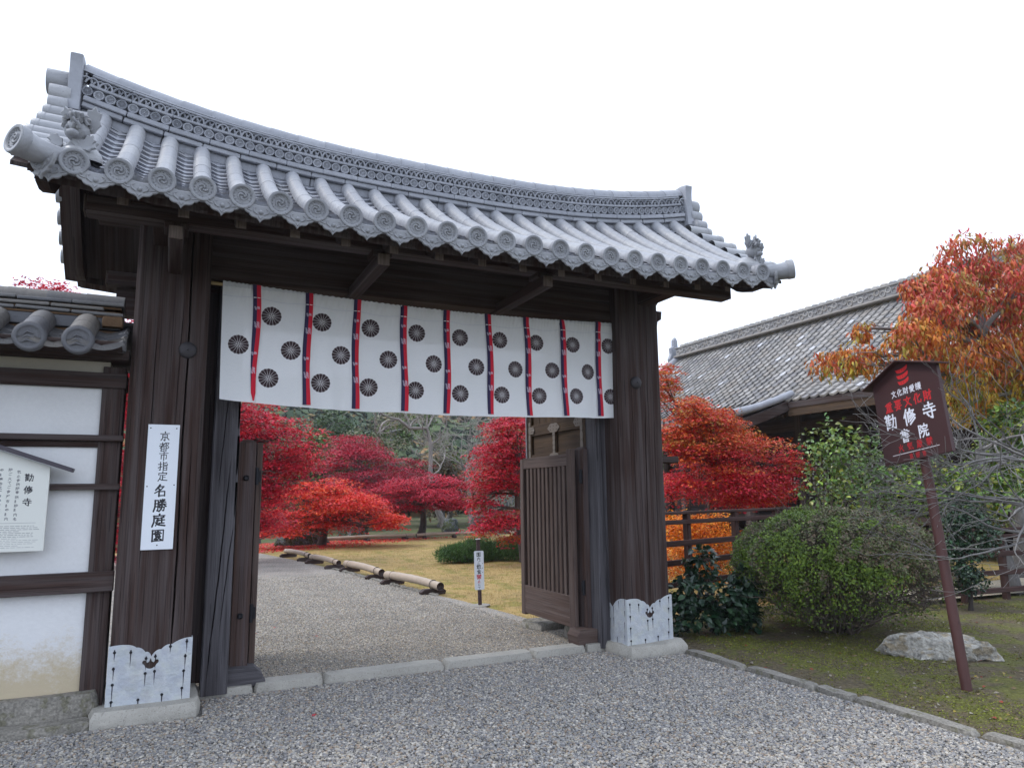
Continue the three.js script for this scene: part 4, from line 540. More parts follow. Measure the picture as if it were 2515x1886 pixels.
// ───────────────────────── board with the temple's history ─────────────────────────
{
  const o = thing('history_board', 'cream board of small writing under a dark little roof on the plastered wall', 'sign'), X0 = -2.1, X1 = -0.8, cx = (X0 + X1) / 2, w = X1 - X0, yT = 1.835, yA = 2.07, yB = 1.235, Z = -0.03;
  const map = canvas(1024, 660, (c, W, H) => {
    c.fillStyle = '#dfe0da'; c.fillRect(0, 0, W, H); const px = (x) => ((x - X0) / w) * W, py = (y) => ((yA - y) / (yA - yB)) * H;
    ['勧', '修', '寺'].forEach((ch, i) => kanji(c, ch, px(-0.95), py(1.785 - i * 0.088), 44, '#23232b', 11));
    c.strokeStyle = 'rgba(50,50,58,.75)'; c.lineWidth = 1.8; const K2 = Object.values(K);
    for (let col = 0; col < 20; col++) { const x = px(-1.0 - col * 0.052); let y = py(1.83 + (col % 4 ? 0 : -0.02)) + (col % 3) * 4; const end = py(1.45 + (col % 5 === 4 ? 0.2 : 0)); while (y < end) { const st = pick(K2).split('|'); for (const s of st.slice(0, 7)) { const q = s.split(' ').map((t) => t.split(',').map(Number)); c.beginPath(); q.forEach(([a, b], i) => (i ? c.lineTo(x + a * 0.19, y + b * 0.19) : c.moveTo(x + a * 0.19, y + b * 0.19))); c.stroke(); } y += rr(22, 27); } }
    c.strokeStyle = 'rgba(60,60,70,.55)'; c.lineWidth = 1.5; c.beginPath(); c.moveTo(30, py(1.435)); c.lineTo(px(-0.86), py(1.435)); c.stroke();
    for (let i = 0; i < 13; i++) { const y = py(1.415 - i * 0.0125); for (let x = 40; x < px(-0.87) - (i % 4 === 3 ? 90 : 0);) { const l = rr(6, 30); c.fillStyle = i < 7 ? 'rgba(60,60,72,.6)' : 'rgba(80,80,90,.4)'; c.fillRect(x, y, l, 2.4); x += l + 5; } }
  });
  const g = extrude(polyShape([[X0, yB], [X1, yB], [X1, yT], [cx, yA], [X0, yT]]), 0.025, 0.002); faceUV(g, X0, X1, yB, yA); mesh('panel', g.translate(0, 0, Z - 0.025), std({ map, roughness: 0.7 }), o);
  for (const d of [-1, 1]) { const a = V(cx, yA + 0.028, 0), b = V(cx + d * (w / 2 + 0.15), yA + 0.028 - ((yA - yT) / (w / 2)) * (w / 2 + 0.15), 0), L = a.distanceTo(b); mesh('roof_strip', box(L, 0.03, 0.12, 0, 0, 0, { rz: Math.atan2(b.y - a.y, b.x - a.x) * (d > 0 ? 1 : 1) + (d < 0 ? Math.PI : 0) }).translate((a.x + b.x) / 2, (a.y + b.y) / 2, Z + 0.005), std({ color: C(0.06, 0.05, 0.065), roughness: 0.5 }), o); }
  mesh('back_batten', box(1.2, 0.06, 0.06, cx, 1.6, Z - 0.056), WOODGREY, o);
}
// ───────────────────────── kerb and garden edge on the right ─────────────────────────
{
  const k = thing('forecourt_kerb', 'row of worn grey kerb stones between gravel and moss', 'kerb'); delete k.userData.label; delete k.userData.category; k.userData.kind = 'structure';
  const z = [0.12, 0.95, 1.72, 2.06, 3.0, 4.1, 5.2, 6.4]; for (let i = 0; i + 1 < z.length; i++) { const c = (z[i] + z[i + 1]) / 2, L = z[i + 1] - z[i]; lump(0.11, 0.12, L - 0.003, kerbX(c) + 0.03 + rr(-0.005, 0.005), -0.03 + rr(-0.006, 0.004), c, KERB, 'kerb_stone', k, -0.028, 0.008, 5); }
}
// ───────────────────────── notice post in the garden ─────────────────────────
{
  const o = thing('notice_post', 'small white no food notice on a brown post with a flat round foot', 'sign', null, V(4.152, 0.012, -3.677)), tilt = 0.05;
  mesh('foot_plate', lathe([[0, 0.012], [0.14, 0.01], [0.15, 0], [0, 0]], 28).rotateX(-Math.PI / 2), std({ color: C(0.3, 0.28, 0.25), map: stoneMap, roughness: 0.8 }), o);
  const post2 = mesh('post', box(0.052, 0.93, 0.04, 0, 0.47, 0, { b: 0.006 }), std({ color: C(0.055, 0.028, 0.03), roughness: 0.6 }), o), cap = mesh('post_cap', box(0.07, 0.012, 0.055, 0, 0.942, 0), std({ color: C(0.5, 0.47, 0.44), roughness: 0.7 }), o);
  const map = canvas(256, 1000, (c, W, H) => { c.fillStyle = '#dfe3ea'; c.fillRect(0, 0, W, H); let y = 34; for (const [ch, s, col] of [['園', 118, '#111'], ['内', 92, '#111'], ['ご', 82, '#222'], ['飲', 122, '#111'], ['食', 118, '#111'], ['禁', 128, '#c01c2c'], ['止', 84, '#c01c2c'], ['に', 70, '#223'], ['て', 84, '#223']]) { kanji(c, ch, 128 - s / 2 - 6, y, s, col, col === '#c01c2c' ? 13 : 11, 0.04); y += s + 8; } c.fillStyle = '#33222c'; for (const q of [330, 445, 555]) { c.beginPath(); c.arc(220, q, 10, 0, 7); c.fill(); } });
  const g = toCreasedNormals(extrude((() => { const s = new THREE.Shape(), a = 0.07, b = 0.275, r = 0.016; s.moveTo(-a + r, -b); s.lineTo(a - r, -b); s.absarc(a - r, -b + r, r, -1.57, 0); s.lineTo(a, b - r); s.absarc(a - r, b - r, r, 0, 1.57); s.lineTo(-a + r, b); s.absarc(-a + r, b - r, r, 1.57, 3.14); s.lineTo(-a, -b + r); s.absarc(-a + r, -b + r, r, 3.14, 4.71); return s; })(), 0.006, 0), 0.5); faceUV(g, -0.07, 0.07, -0.275, 0.275); const pn = mesh('panel', g, std({ map, roughness: 0.5 }), o); pn.position.set(0, 0.5, 0.022); pn.rotation.z = -0.01;
  o.rotation.set(0, -0.25, 0.03);
}
// ───────────────────────── cultural property sign on the right ─────────────────────────
{
  const base = V(5.717, 0.02, 2.359), up = V(0.03, 0.998, -0.062).normalize(), r0 = V(-0.231, 0.058, 0.971).normalize(), rt = r0.clone().addScaledVector(up, 0.055 - r0.dot(up)).normalize(), n = rt.clone().cross(up).normalize();
  const o = thing('property_sign', 'brown gabled signboard with white and red characters on a tall brown pole', 'sign', null, base);
  o.quaternion.setFromRotationMatrix(new THREE.Matrix4().makeBasis(rt, up.clone().addScaledVector(rt, -up.dot(rt)).normalize(), n));
  const BR = std({ color: C(0.06, 0.024, 0.022), roughness: 0.55, bumpMap: tileBump, bumpScale: 0.001 }), W0 = 0.77, H0 = 0.74, G0 = 0.13, y0 = 1.85;
  mesh('pole', tube([V(0.005, -0.1, -0.045), V(0, y0 + 0.5, -0.045)], [0.04, 0.04], 18), std({ color: C(0.085, 0.03, 0.026), roughness: 0.55, map: tileMap }), o);
  const map = canvas(1024, 1160, (c, W, H) => {
    c.fillStyle = '#43292a'; c.fillRect(0, 0, W, H); const s = W / W0, px = (x) => (x + W0 / 2) * s, py = (y) => H - (y * H) / (H0 + G0);
    c.fillStyle = '#cf2a2e'; for (let i = 0; i < 3; i++) { const y = 70 + i * 72, w = 100 - i * 5; c.beginPath(); c.moveTo(W / 2 - w, y + 8); c.quadraticCurveTo(W / 2 - 20, y + 26, W / 2 + w * 0.6, y + 4); c.lineTo(W / 2 + w, y - 14); c.quadraticCurveTo(W / 2 + w + 8, y + 30, W / 2 + w * 0.7, y + 44); c.quadraticCurveTo(W / 2, y + 72, W / 2 - w * 0.75, y + 52); c.closePath(); c.fill(); } c.fillStyle = '#43292a'; for (let i = 0; i < 3; i++) for (const d of [-36, 6, 44]) c.fillRect(W / 2 + d, 96 + i * 72, 6, 20);
    const row = (t, y, sz, col, x0, x1, w) => [...t].forEach((ch, i) => kanji(c, ch, mix(x0, x1, t.length > 1 ? i / (t.length - 1) : 0.5) - sz / 2, y, sz, col, w));
    row('文化財愛護', 312, 84, '#dcdce6', 330, 720, 13); row('重要文化財', 428, 120, '#c9282e', 220, 830, 14); row('勧修寺', 570, 190, '#e4e6f0', 210, 820, 12); row('書院', 790, 150, '#e4e6f0', 400, 680, 12); row('火気厳禁', 950, 92, '#b4202a', 300, 740, 13); c.fillStyle = '#d6d2d6'; c.fillRect(150, 1060, 720, 8); row('京都市', 1080, 66, '#b4202a', 440, 640, 13);
  });
  const g = extrude(polyShape([[-W0 / 2, 0], [W0 / 2, 0], [W0 / 2, H0], [0, H0 + G0], [-W0 / 2, H0]]), 0.03, 0.002); faceUV(g, -W0 / 2, W0 / 2, 0, H0 + G0); mesh('board', g.translate(0, y0, 0), std({ map, roughness: 0.5 }), o);
  for (const d of [-1, 1]) { const L = Math.hypot(W0 / 2 + 0.08, G0 * (1 + 0.16 / W0)), a = Math.atan2(-G0, W0 / 2); mesh('roof_strip', box(L, 0.014, 0.12, 0, 0, 0, { rz: d > 0 ? a : -a, b: 0.002 }).translate((d * (W0 / 2 + 0.075)) / 2, y0 + H0 + G0 * 0.4 + 0.008, 0.03), BR, o); }
}
// ───────────────────────── bamboo rails beside the path ─────────────────────────
function bambooRail(a, b, r, label, group, n = 2) {
  const o = thing('bamboo_rail', label, 'rail', group, V((a.x + b.x) / 2, 0, (a.z + b.z) / 2)); o.rotation.y = Math.atan2(-(b.z - a.z), b.x - a.x); const L = a.distanceTo(b);
  const BM = std({ color: C(0.42, 0.33, 0.25), map: tileMap, roughness: 0.55 }), p = [], q = []; for (let i = 0; i <= 24; i++) { const t = i / 24; p.push(V((t - 0.5) * L, a.y + 0.03 * Math.sin(t * 3.14), 0.01 * Math.sin(t * 5))); q.push(r * (1 - 0.1 * t) * (i % 6 === 0 && i ? 1.06 : 1)); }
  mesh('culm', tube(p, q, 14), BM, o); for (const [i, d] of [[0, -1], [24, 1]]) { mesh('hollow_end', lathe([[0, -0.03], [r * 0.78, -0.03], [r * 0.8, 0.002], [q[i], 0.002]], 14).rotateY((d * Math.PI) / 2).translate(p[i].x + d * 0.001, p[i].y, p[i].z), WOODDARK, o); }
  for (const t of n === 2 ? [0.12, 0.88] : [0.1, 0.5, 0.9]) { const x = (t - 0.5) * L; mesh('support_block', uvBox(extrude(polyShape([[-0.2, 0], [0.2, 0], [0.22, 0.05], [0.16, 0.09], [-0.16, 0.09], [-0.22, 0.05]]), 0.09, 0.006), 'x', 2, 0.5).rotateY(Math.PI / 2).translate(x - 0.045, 0, 0), WOODDARK, o); mesh('tie', new THREE.TorusGeometry(r * 1.04, 0.006, 6, 16).rotateY(Math.PI / 2).translate(x + 0.02, a.y + 0.01, 0), IRON, o); }
}
bambooRail(V(3.72, 0.15, -7.1), V(3.99, 0.15, -4.95), 0.07, 'thick bamboo rail on two blocks, first of the row from the gate', 'bamboo rails along the path');
bambooRail(V(3.55, 0.15, -9.75), V(3.72, 0.15, -7.5), 0.07, 'thick bamboo rail on two blocks, second of the row from the gate', 'bamboo rails along the path');
bambooRail(V(3.2, 0.15, -12.0), V(3.42, 0.15, -9.95), 0.06, 'slender bamboo rail on blocks, third of the row from the gate', 'bamboo rails along the path');
bambooRail(V(2.92, 0.15, -14.3), V(3.2, 0.15, -12.3), 0.06, 'slender bamboo rail on blocks, last of the row from the gate', 'bamboo rails along the path');
bambooRail(V(4.6, 0.13, -19.3), V(8.3, 0.13, -19.85), 0.06, 'long bamboo rail along the far edge of the lawn', 'bamboo rails at the far edge of the lawn', 3); bambooRail(V(8.4, 0.13, -19.85), V(11.2, 0.13, -19.4), 0.06, 'long bamboo rail along the far edge of the lawn', 'bamboo rails at the far edge of the lawn', 3); bambooRail(V(11.9, 0.13, -19.2), V(14.5, 0.13, -19.0), 0.06, 'long bamboo rail along the far edge of the lawn', 'bamboo rails at the far edge of the lawn', 3);
{ // little stones edging the path
  const o = part('path_edging', scene); o.name = 'path_edging'; struct(o); const sg = pebble; for (let i = 0; i < 46; i++) { const t = i / 45, z = mix(-5.0, -10.2, t), x = mix(3.93, 3.36, Math.pow(t, 0.9)) + rr(-0.02, 0.02), m = mesh('edging_stone', sg, KERB, o); m.position.set(x, 0.02, z); m.rotation.y = rr(0, 6); m.scale.set(rr(0.05, 0.075), rr(0.04, 0.06), rr(0.05, 0.075)); }
}
// ───────────────────────── rocks ─────────────────────────
const rockMap = tex(512, 512, (u, v) => { const a = fbm(u, v, 4, 4, 5, 81), b = fbm(u, v, 30, 30, 4, 82), c = fbm(u, v, 9, 9, 4, 83), m = sst(0.5, 0.68, c), s = 0.55 + 0.9 * (a - 0.4) + 0.7 * (b - 0.5); return [mix(0.55, 0.48, m) * s, mix(0.52, 0.4, m) * s, mix(0.46, 0.28, m) * s].map((x) => Math.max(0.02, x)); });
const ROCK = std({ map: rockMap, color: C(1, 1, 1), bumpMap: stoneBump, bumpScale: 0.03, roughness: 0.95 });
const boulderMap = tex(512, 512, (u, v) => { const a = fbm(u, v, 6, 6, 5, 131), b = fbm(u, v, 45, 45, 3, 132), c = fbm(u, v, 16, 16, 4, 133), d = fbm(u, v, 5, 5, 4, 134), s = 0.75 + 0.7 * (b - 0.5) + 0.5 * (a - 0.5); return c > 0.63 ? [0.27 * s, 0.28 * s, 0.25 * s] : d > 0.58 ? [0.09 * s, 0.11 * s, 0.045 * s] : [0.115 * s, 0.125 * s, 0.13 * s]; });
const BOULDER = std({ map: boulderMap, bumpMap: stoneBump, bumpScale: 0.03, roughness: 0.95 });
function rock(x, z, w, h, d, ry, label, mat, seed) {
  const g = new THREE.IcosahedronGeometry(1, 5), p = g.attributes.position; for (let i = 0; i < p.count; i++) { const v = V().fromBufferAttribute(p, i); const q = v.clone().multiplyScalar(1.3).addScalar(seed * 7 + 20); let k = 0.75 + 0.5 * n3(q.x, q.y, q.z) + 0.4 * (n3(q.x * 3, q.y * 3, q.z * 3) - 0.5) + 0.2 * (n3(q.x * 8, q.y * 8, q.z * 8) - 0.5); k = Math.round(k * 14) / 14 * 0.45 + k * 0.55; p.setXYZ(i, v.x * k * w / 2, v.y * k * h, v.z * k * d / 2); }
  const f = toCreasedNormals(uvBox(flat(g), 'y', 1.4, 1.4), 0.7); const m = mesh('garden_rock', f, mat); m.position.set(x, 0.03, z); m.rotation.y = ry; tag(m, label, 'rock', 'garden rocks');
}
rock(6.72, 1.5, 0.98, 0.2, 0.42, -0.75, 'pale jagged rock on the moss behind the sign pole', ROCK, 1);
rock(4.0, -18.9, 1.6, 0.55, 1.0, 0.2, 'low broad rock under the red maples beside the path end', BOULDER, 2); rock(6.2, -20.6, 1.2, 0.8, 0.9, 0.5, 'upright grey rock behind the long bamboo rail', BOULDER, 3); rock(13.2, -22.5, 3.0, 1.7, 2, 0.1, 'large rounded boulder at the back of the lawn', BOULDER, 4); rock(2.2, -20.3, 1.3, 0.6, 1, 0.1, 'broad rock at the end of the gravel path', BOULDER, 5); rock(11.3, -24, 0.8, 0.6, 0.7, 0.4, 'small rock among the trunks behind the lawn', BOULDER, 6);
// ───────────────────────── fences ─────────────────────────
function fence(a, b, h, rails, label, posts) {
  const o = thing('rail_fence', label, 'fence', 'brown rail fences', V(a.x, 0, a.z)), L = a.distanceTo(b); o.rotation.y = Math.atan2(-(b.z - a.z), b.x - a.x);
  for (const y of rails) mesh('rail', box(L, y === rails[0] ? 0.055 : 0.07, 0.04, L / 2, y, 0.05 + rr(0, 0.01), { b: 0.006, grain: 'x' }), WOODFENCE, o); mesh('top_rail', box(L + 0.1, 0.035, 0.1, L / 2, h + 0.02, 0, { b: 0.006, grain: 'x' }), WOODFENCE, o);
  for (let i = 0; i < posts; i++) mesh('post', box(0.08, h, 0.08, mix(0.05, L - 0.05, i / (posts - 1)), h / 2, 0, { b: 0.008 }), WOODFENCE, o);
}
fence(V(4.9, 0, -0.95), V(9.2, 0, -2.1), 1.32, [1.23, 0.97, 0.74, 0.48], 'brown rail fence running from the gate behind the clipped bush', 5); fence(V(9.2, 0, -0.45), V(13.4, 0, -0.1), 1.0, [0.92, 0.68, 0.42, 0.18], 'brown rail fence beyond the sign before the pale path', 6);
// ───────────────────────── hall with the great tiled roof ─────────────────────────
{
  const o = thing('temple_hall', 'old temple hall with a broad grey tiled roof behind the trees', 'building');
  const hy = (x) => { const t = clamp((20 - x) / 5, 0, 1.6); return 7.42 - 3.6 * t * (1.12 - 0.17 * t); }, z0 = -18.4, z1 = -1.5;
  const HT = [[0.36, 0.34, 0.32], [0.3, 0.285, 0.27], [0.42, 0.4, 0.38], [0.34, 0.31, 0.28], [0.27, 0.26, 0.26], [0.62, 0.62, 0.64]].map((c) => tileMat(...c, 0.75));
  const prof = (z, th) => { const l = [], W = 0.3, f = (u) => 0.075 * (u < 0.72 ? Math.pow(1 - u / 0.72, 1.4) : 0.35 * Math.sin(((u - 0.72) / 0.28) * 1.57)); for (let i = 0; i <= 7; i++) l.push(V((i / 7 - 0.5) * W, f(i / 7) + 0.018, z)); for (let i = 7; i >= 0; i--) l.push(V((i / 7 - 0.5) * W, f(i / 7) + 0.018 - th, z)); return l.reverse(); };
  const tg = sweep([prof(0, 0.05), prof(0.33, 0.03)], { su: 2, sv: 2, crease: 0.8 }), all = [];
  const put = (x, z, slope) => all.push({ x, z, y: hy(x), d: Math.hypot(x, hy(x) - 1.6, z - 6.2), slope });
  for (let c = 0; c * 0.3 + z0 < z1; c++) { const z = z0 + c * 0.3; for (let k = 0; k < 22; k++) put(15 + k * 0.222, z); }
  const cols = []; const pz = (t) => ({ x: 15.3 - 2.1 * t, y: hy(15.3) - 0.03 - 0.82 * t + 0.12 * t * t }); // porch roof reaching lower
  for (let c = 0; c < 29; c++) for (let k = 0; k < 9; k++) { const q = pz(1 - k / 9); all.push({ x: q.x, z: -16.6 + c * 0.3, y: q.y, d: Math.hypot(q.x, q.y - 1.6, -16.6 + c * 0.3 - 6.2), porch: 1 }); }
  all.sort((a, b) => a.d - b.d); const rest = HT.map(() => []), ob = new THREE.Object3D(), roofG = part('roof', o); let made = 0;
  for (const t of all) {
    const e = 0.1, dy = t.porch ? 0.36 : (hy(t.x + e) - hy(t.x)) / e, mi = rnd() < 0.035 ? 5 : Math.floor(rnd() * 5); basis(ob, V(t.x + rr(-0.006, 0.006), t.y + rr(-0.004, 0.006), t.z), V(1, dy - 0.06, 0), V(0, 0, -1).negate().multiplyScalar(-1)); 
    // the tile's own x runs along the wall, z up the slope
    if (made < 300 && t.z < -2.5) { made++; const m = mesh('roof_tile', tg, HT[mi], roofG); m.position.copy(ob.position); m.quaternion.copy(ob.quaternion); } else { ob.updateMatrix(); rest[mi].push(tg.clone().applyMatrix4(ob.matrix)); }
  }
  rest.forEach((l, i) => l.length && stuff(mesh('roof_tile_field', merge(l), HT[i], roofG)));
  const rp = (name, g, m) => mesh(name, g, m, roofG);
  rp('roof_deck', (() => { const S = []; for (let i = 0; i <= 8; i++) { const x = mix(15.02, 20, i / 8); S.push([V(x, hy(x) - 0.04, z0 - 0.1), V(x, hy(x) - 0.04, z1), V(x, hy(x) - 0.2, z1), V(x, hy(x) - 0.2, z0 - 0.1)]); } return sweep(S, { grain: 'z' }); })(), WOODDARK);
  rp('porch_deck', sweep([0, 0.5, 1].map((t) => { const q = pz(t); return [V(q.x, q.y - 0.03, -16.8), V(q.x, q.y - 0.03, -8.0), V(q.x, q.y - 0.16, -8.0), V(q.x, q.y - 0.16, -16.8)].reverse(); }), { grain: 'z' }), WOODDARK);
  rp('porch_verge_ridge', tube([0, 0.3, 0.6, 1.02].map((t) => { const q = pz(t); return V(q.x, q.y + 0.1 + 0.08 * t * t, -8.05); }), [0.1, 0.1, 0.1, 0.11], 12), TILERIDGE[1]); rp('porch_verge_board', sweep([0, 0.5, 1].map((t) => { const q = pz(t); return [V(q.x, q.y - 0.05, -8.02), V(q.x, q.y - 0.05, -7.94), V(q.x, q.y - 0.3, -7.94), V(q.x, q.y - 0.3, -8.02)].reverse(); }), { grain: 'x' }), WOODDARK);
  rp('gable_verge', tube([0, 0.25, 0.5, 0.75, 1].map((t) => { const x = mix(20, 15, t); return V(x, hy(x) + 0.08, z0 - 0.16); }), [0.14, 0.14, 0.14, 0.14, 0.15], 12), TILERIDGE[1]);
  rp('ridge_core', box(0.5, 0.4, z1 - z0 + 0.2, 20, 7.66, (z0 + z1) / 2, { b: 0.02, su: 2, sv: 2 }), HT[4]); rp('ridge_ledge', box(0.74, 0.07, z1 - z0 + 0.3, 20, 7.45, (z0 + z1) / 2, { b: 0.02 }), HT[3]); rp('ridge_ledge', box(0.6, 0.05, z1 - z0 + 0.3, 20, 7.83, (z0 + z1) / 2, { b: 0.02 }), HT[1]);
  const capG = lathe([[0, 0.02], [0.11, 0.02], [0.12, -0.1], [0.12, -0.3]], 14), rg = merge([new THREE.TorusGeometry(0.09, 0.022, 5, 12).rotateY(Math.PI / 2)]);
  for (let i = 0; i < 56; i++) { const z = z0 + 0.15 + i * 0.3, m = mesh('ridge_cap_tile', box(0.3, 0.16, 0.27, 0, 0, 0, { b: 0.06 }), HT[i % 5], roofG); m.position.set(20, 7.92, z); m.rotation.x = 0.12; }
  for (let i = 0; i < 84; i++) { const m = mesh('ridge_ring_tile', rg, HT[(i * 7) % 5], roofG); m.position.set(19.74, 7.62 + (i % 2) * 0.09, z0 + 0.1 + i * 0.2); }
  rp('gable_ornament', toCreasedNormals(extrude(polyShape([[-0.35, -0.4], [0.35, -0.4], [0.42, -0.1], [0.28, 0.15], [0.3, 0.4], [0.12, 0.5], [0.1, 0.78], [0, 0.9], [-0.1, 0.78], [-0.12, 0.5], [-0.3, 0.4], [-0.28, 0.15], [-0.42, -0.1]]), 0.12, 0.02), 0.5).rotateY(0.2).translate(20, 7.5, z0 - 0.55), TILERIDGE[2]);
  rp('eave_board', box(0.06, 0.24, z1 - (-8.0), 15.08, 3.72, (z1 - 8) / 2, { grain: 'z' }), WOODOLD); for (let i = 0; i < 24; i++) { const m = mesh('rafter', box(2.4, 0.1, 0.08, 0, 0, 0, { rz: 0.55 }), WOODDARK, roofG); m.position.set(16.2, 4.25, -8.6 + i * 0.3); }
  // dark timber walls, floor and lattice screens
  const wz = (z0 + z1) / 2, w = (name, a, b, c, x, y, z, m = WOODDARK) => mesh(name, box(a, b, c, x, y, z), m, o);
  w('back_wall', 0.15, 5.6, z1 - z0 - 0.6, 18.6, 2.8, wz); w('gable_wall', 4.6, 6.2, 0.15, 20.9, 3.1, z0 + 0.5); w('veranda_floor', 2.6, 0.14, z1 - z0 - 0.4, 17.2, 0.85, wz); w('tie_beam', 0.16, 0.24, z1 - z0 - 0.4, 16.35, 3.45, wz);
  for (let i = 0; i < 8; i++) w('pillar', 0.22, 4.3, 0.22, 16.35, 2.15, z0 + 1.4 + i * 2.05); for (let i = 0; i < 4; i++) w('porch_pillar', 0.18, 3.4, 0.18, 13.7, 1.7, -16 + i * 2.6);
  const PAPER = std({ color: C(0.74, 0.73, 0.7), roughness: 0.9 });
  for (let i = 0; i < 4; i++) { const s = part('lattice_screen', o), z = -13.0 + i * 2.05; mesh('paper', box(0.02, 0.95, 1.75, 16.44, 1.95, z), PAPER, s); for (let k = 0; k <= 13; k++) mesh('bar', box(0.035, 0.98, 0.05, 16.38, 1.95, z - 0.88 + k * 0.135), WOODDARK, s); for (let k = 0; k <= 7; k++) mesh('bar', box(0.03, 0.05, 1.8, 16.395, 1.47 + k * 0.137, z), WOODDARK, s); }
}
// ───────────────────────── foliage ─────────────────────────
const LEAFMAT = (rough = 0.6, tr = 0.4) => phy({ color: 0xffffff, roughness: rough, transmission: tr, thickness: 0, side: THREE.DoubleSide, specularIntensity: 0.6 });
const LEAF = LEAFMAT(), GLOSSY = phy({ color: 0xffffff, roughness: 0.32, side: THREE.DoubleSide, transmission: 0.12, thickness: 0 });
function fan(c, rim, closed = false) { const T = []; for (let i = 0; i + 1 < rim.length; i++) T.push(c, rim[i], rim[i + 1]); const g = tris(T.map((v) => v.clone())); return g; }
const mapleLeaf = (() => { const r = []; const L = [0.5, 0.85, 1, 0.85, 0.5]; r.push(V(0, 0, -0.12)); L.forEach((l, i) => { const a = (i - 2) * 0.82; r.push(V(Math.sin(a) * l, -0.16 * l * l, Math.cos(a) * l)); if (i < 4) { const b = a + 0.41; r.push(V(Math.sin(b) * 0.36, 0.0, Math.cos(b) * 0.36)); } }); r.push(V(0, 0, -0.12)); return fan(V(0, 0.02, 0.05), r); })();
const ovalLeaf = (w = 0.36, droop = 0.25) => { const P = [[0, 0], [w * 0.8, 0.3], [w, 0.5], [w * 0.75, 0.75], [0, 1]], q = (x, t) => V(x, -droop * t * t + Math.abs(x) * 0.35, t), T = []; for (let i = 0; i < 4; i++) for (const d of [-1, 1]) { const [a, ta] = P[i], [b, tb] = P[i + 1]; const tri = [q(0, ta), q(d * a, ta), q(d * b, tb)], tri2 = [q(0, ta), q(d * b, tb), q(0, tb)]; if (a) T.push(...(d > 0 ? tri : tri.reverse())); T.push(...(d > 0 ? tri2 : tri2.reverse())); } return tris(T); };
const roundLeaf = ovalLeaf(0.34, 0.2), longLeaf = ovalLeaf(0.17, 0.45), tinyLeaf = fan(V(0, 0, 0), [V(0.3, 0.05, 0.45), V(0, 0, 1), V(-0.3, 0.05, 0.45), V(0, 0, 0)].map((v) => v)), needle = tris([V(-0.05, 0, 0), V(0.05, 0, 0), V(0, 0.1, 1), V(0, -0.05, 0), V(0, 0.05, 0), V(0.1, 0, 0.95)]);
const UP = V(0, 1, 0);
function crown(parent, blobs, n, geo, mat, size, colf, o = {}) {
  const W = blobs.map((b) => b[3] * b[4]), tot = W.reduce((a, b) => a + b, 0), ms = [], cs = [], per = o.per ?? 36;
  while (ms.length < n) {
    let r = rnd() * tot, bi = 0; while (r > W[bi] && bi < W.length - 1) r -= W[bi++]; const b = blobs[bi], d = V(rr(-1, 1), rr(-1, 1), rr(-1, 1)); if (d.lengthSq() > 1 || d.lengthSq() < 0.01) continue;
    const rad = d.length(), dir = d.clone().normalize(), k = mix(rad, 1, o.shell ?? 0.35), p = V(b[0] + dir.x * k * b[3], b[1] + dir.y * k * b[4], b[2] + dir.z * k * (b[5] ?? (b[3] + b[4]) / 2));
    if (p.y < (o.floor ?? 0.05)) continue;
    const nrm = UP.clone().multiplyScalar(o.flat ?? 1).addScaledVector(dir, o.out ?? 0.5).normalize(), a1 = nrm.clone().cross(V(0.3, 0.2, 1)).normalize(), a2 = nrm.clone().cross(a1), sr = (o.sr ?? 0.4) * Math.min(b[3], 0.9), base = colf(p, dir);
    for (let i = 0; i < per && ms.length < n; i++) {
      const a = rnd() * 6.283, q = Math.sqrt(rnd()) * sr, pos = p.clone().addScaledVector(a1, Math.cos(a) * q).addScaledVector(a2, Math.sin(a) * q).addScaledVector(nrm, rr(-1, 1) * sr * (o.thick ?? 0.16)); if (pos.y < (o.floor ?? 0.03)) continue;
      const ln = nrm.clone().add(V(rr(-1, 1), rr(-1, 1), rr(-1, 1)).multiplyScalar(o.jit ?? 0.75)).normalize(), f = o.droop ? V(rr(-0.5, 0.5), -1, rr(-0.5, 0.5)) : V(rr(-1, 1), rr(-1, 1) - (o.hang ?? 0.2), rr(-1, 1)); f.addScaledVector(ln, -f.dot(ln)).normalize(); const x = ln.clone().cross(f), s = size * rr(0.65, 1.25);
      ms.push(new THREE.Matrix4().makeBasis(x.multiplyScalar(s), ln.multiplyScalar(s), f.multiplyScalar(s)).setPosition(pos)); const j = rr(0.68, 1.28), lc = rnd() < 0.3 ? colf(pos, dir) : base; cs.push(C(clamp(lc[0] * j, 0, 0.9), clamp(lc[1] * j * rr(0.8, 1.3), 0, 0.9), clamp(lc[2] * j, 0, 0.9)));
    }
  }
  return inst(o.name ?? 'crown', geo, mat, ms, cs, parent);
}
const wpick = (l) => { let r = rnd() * l.reduce((a, b) => a + b[3], 0); for (const c of l) { r -= c[3]; if (r <= 0) return c; } return l[0]; };
const barkMap = tex(256, 512, (u, v) => { const a = fbm(u, v, 10, 6, 4, 91), b = fbm(u, v, 3, 3, 3, 92); const s = 0.55 + 0.7 * (a - 0.4) + 0.4 * (b - 0.5); return [s, s, s].map((x) => clamp(x, 0.1, 1)); });
const bark = (r, g, b) => std({ color: C(r, g, b), map: barkMap, bumpMap: woodBump, bumpScale: 0.01, roughness: 0.9 });
const BARK = bark(0.14, 0.11, 0.1), BARKPALE = bark(0.38, 0.34, 0.31), BARKGREY = bark(0.3, 0.28, 0.27), BARKDARK = bark(0.07, 0.055, 0.05);
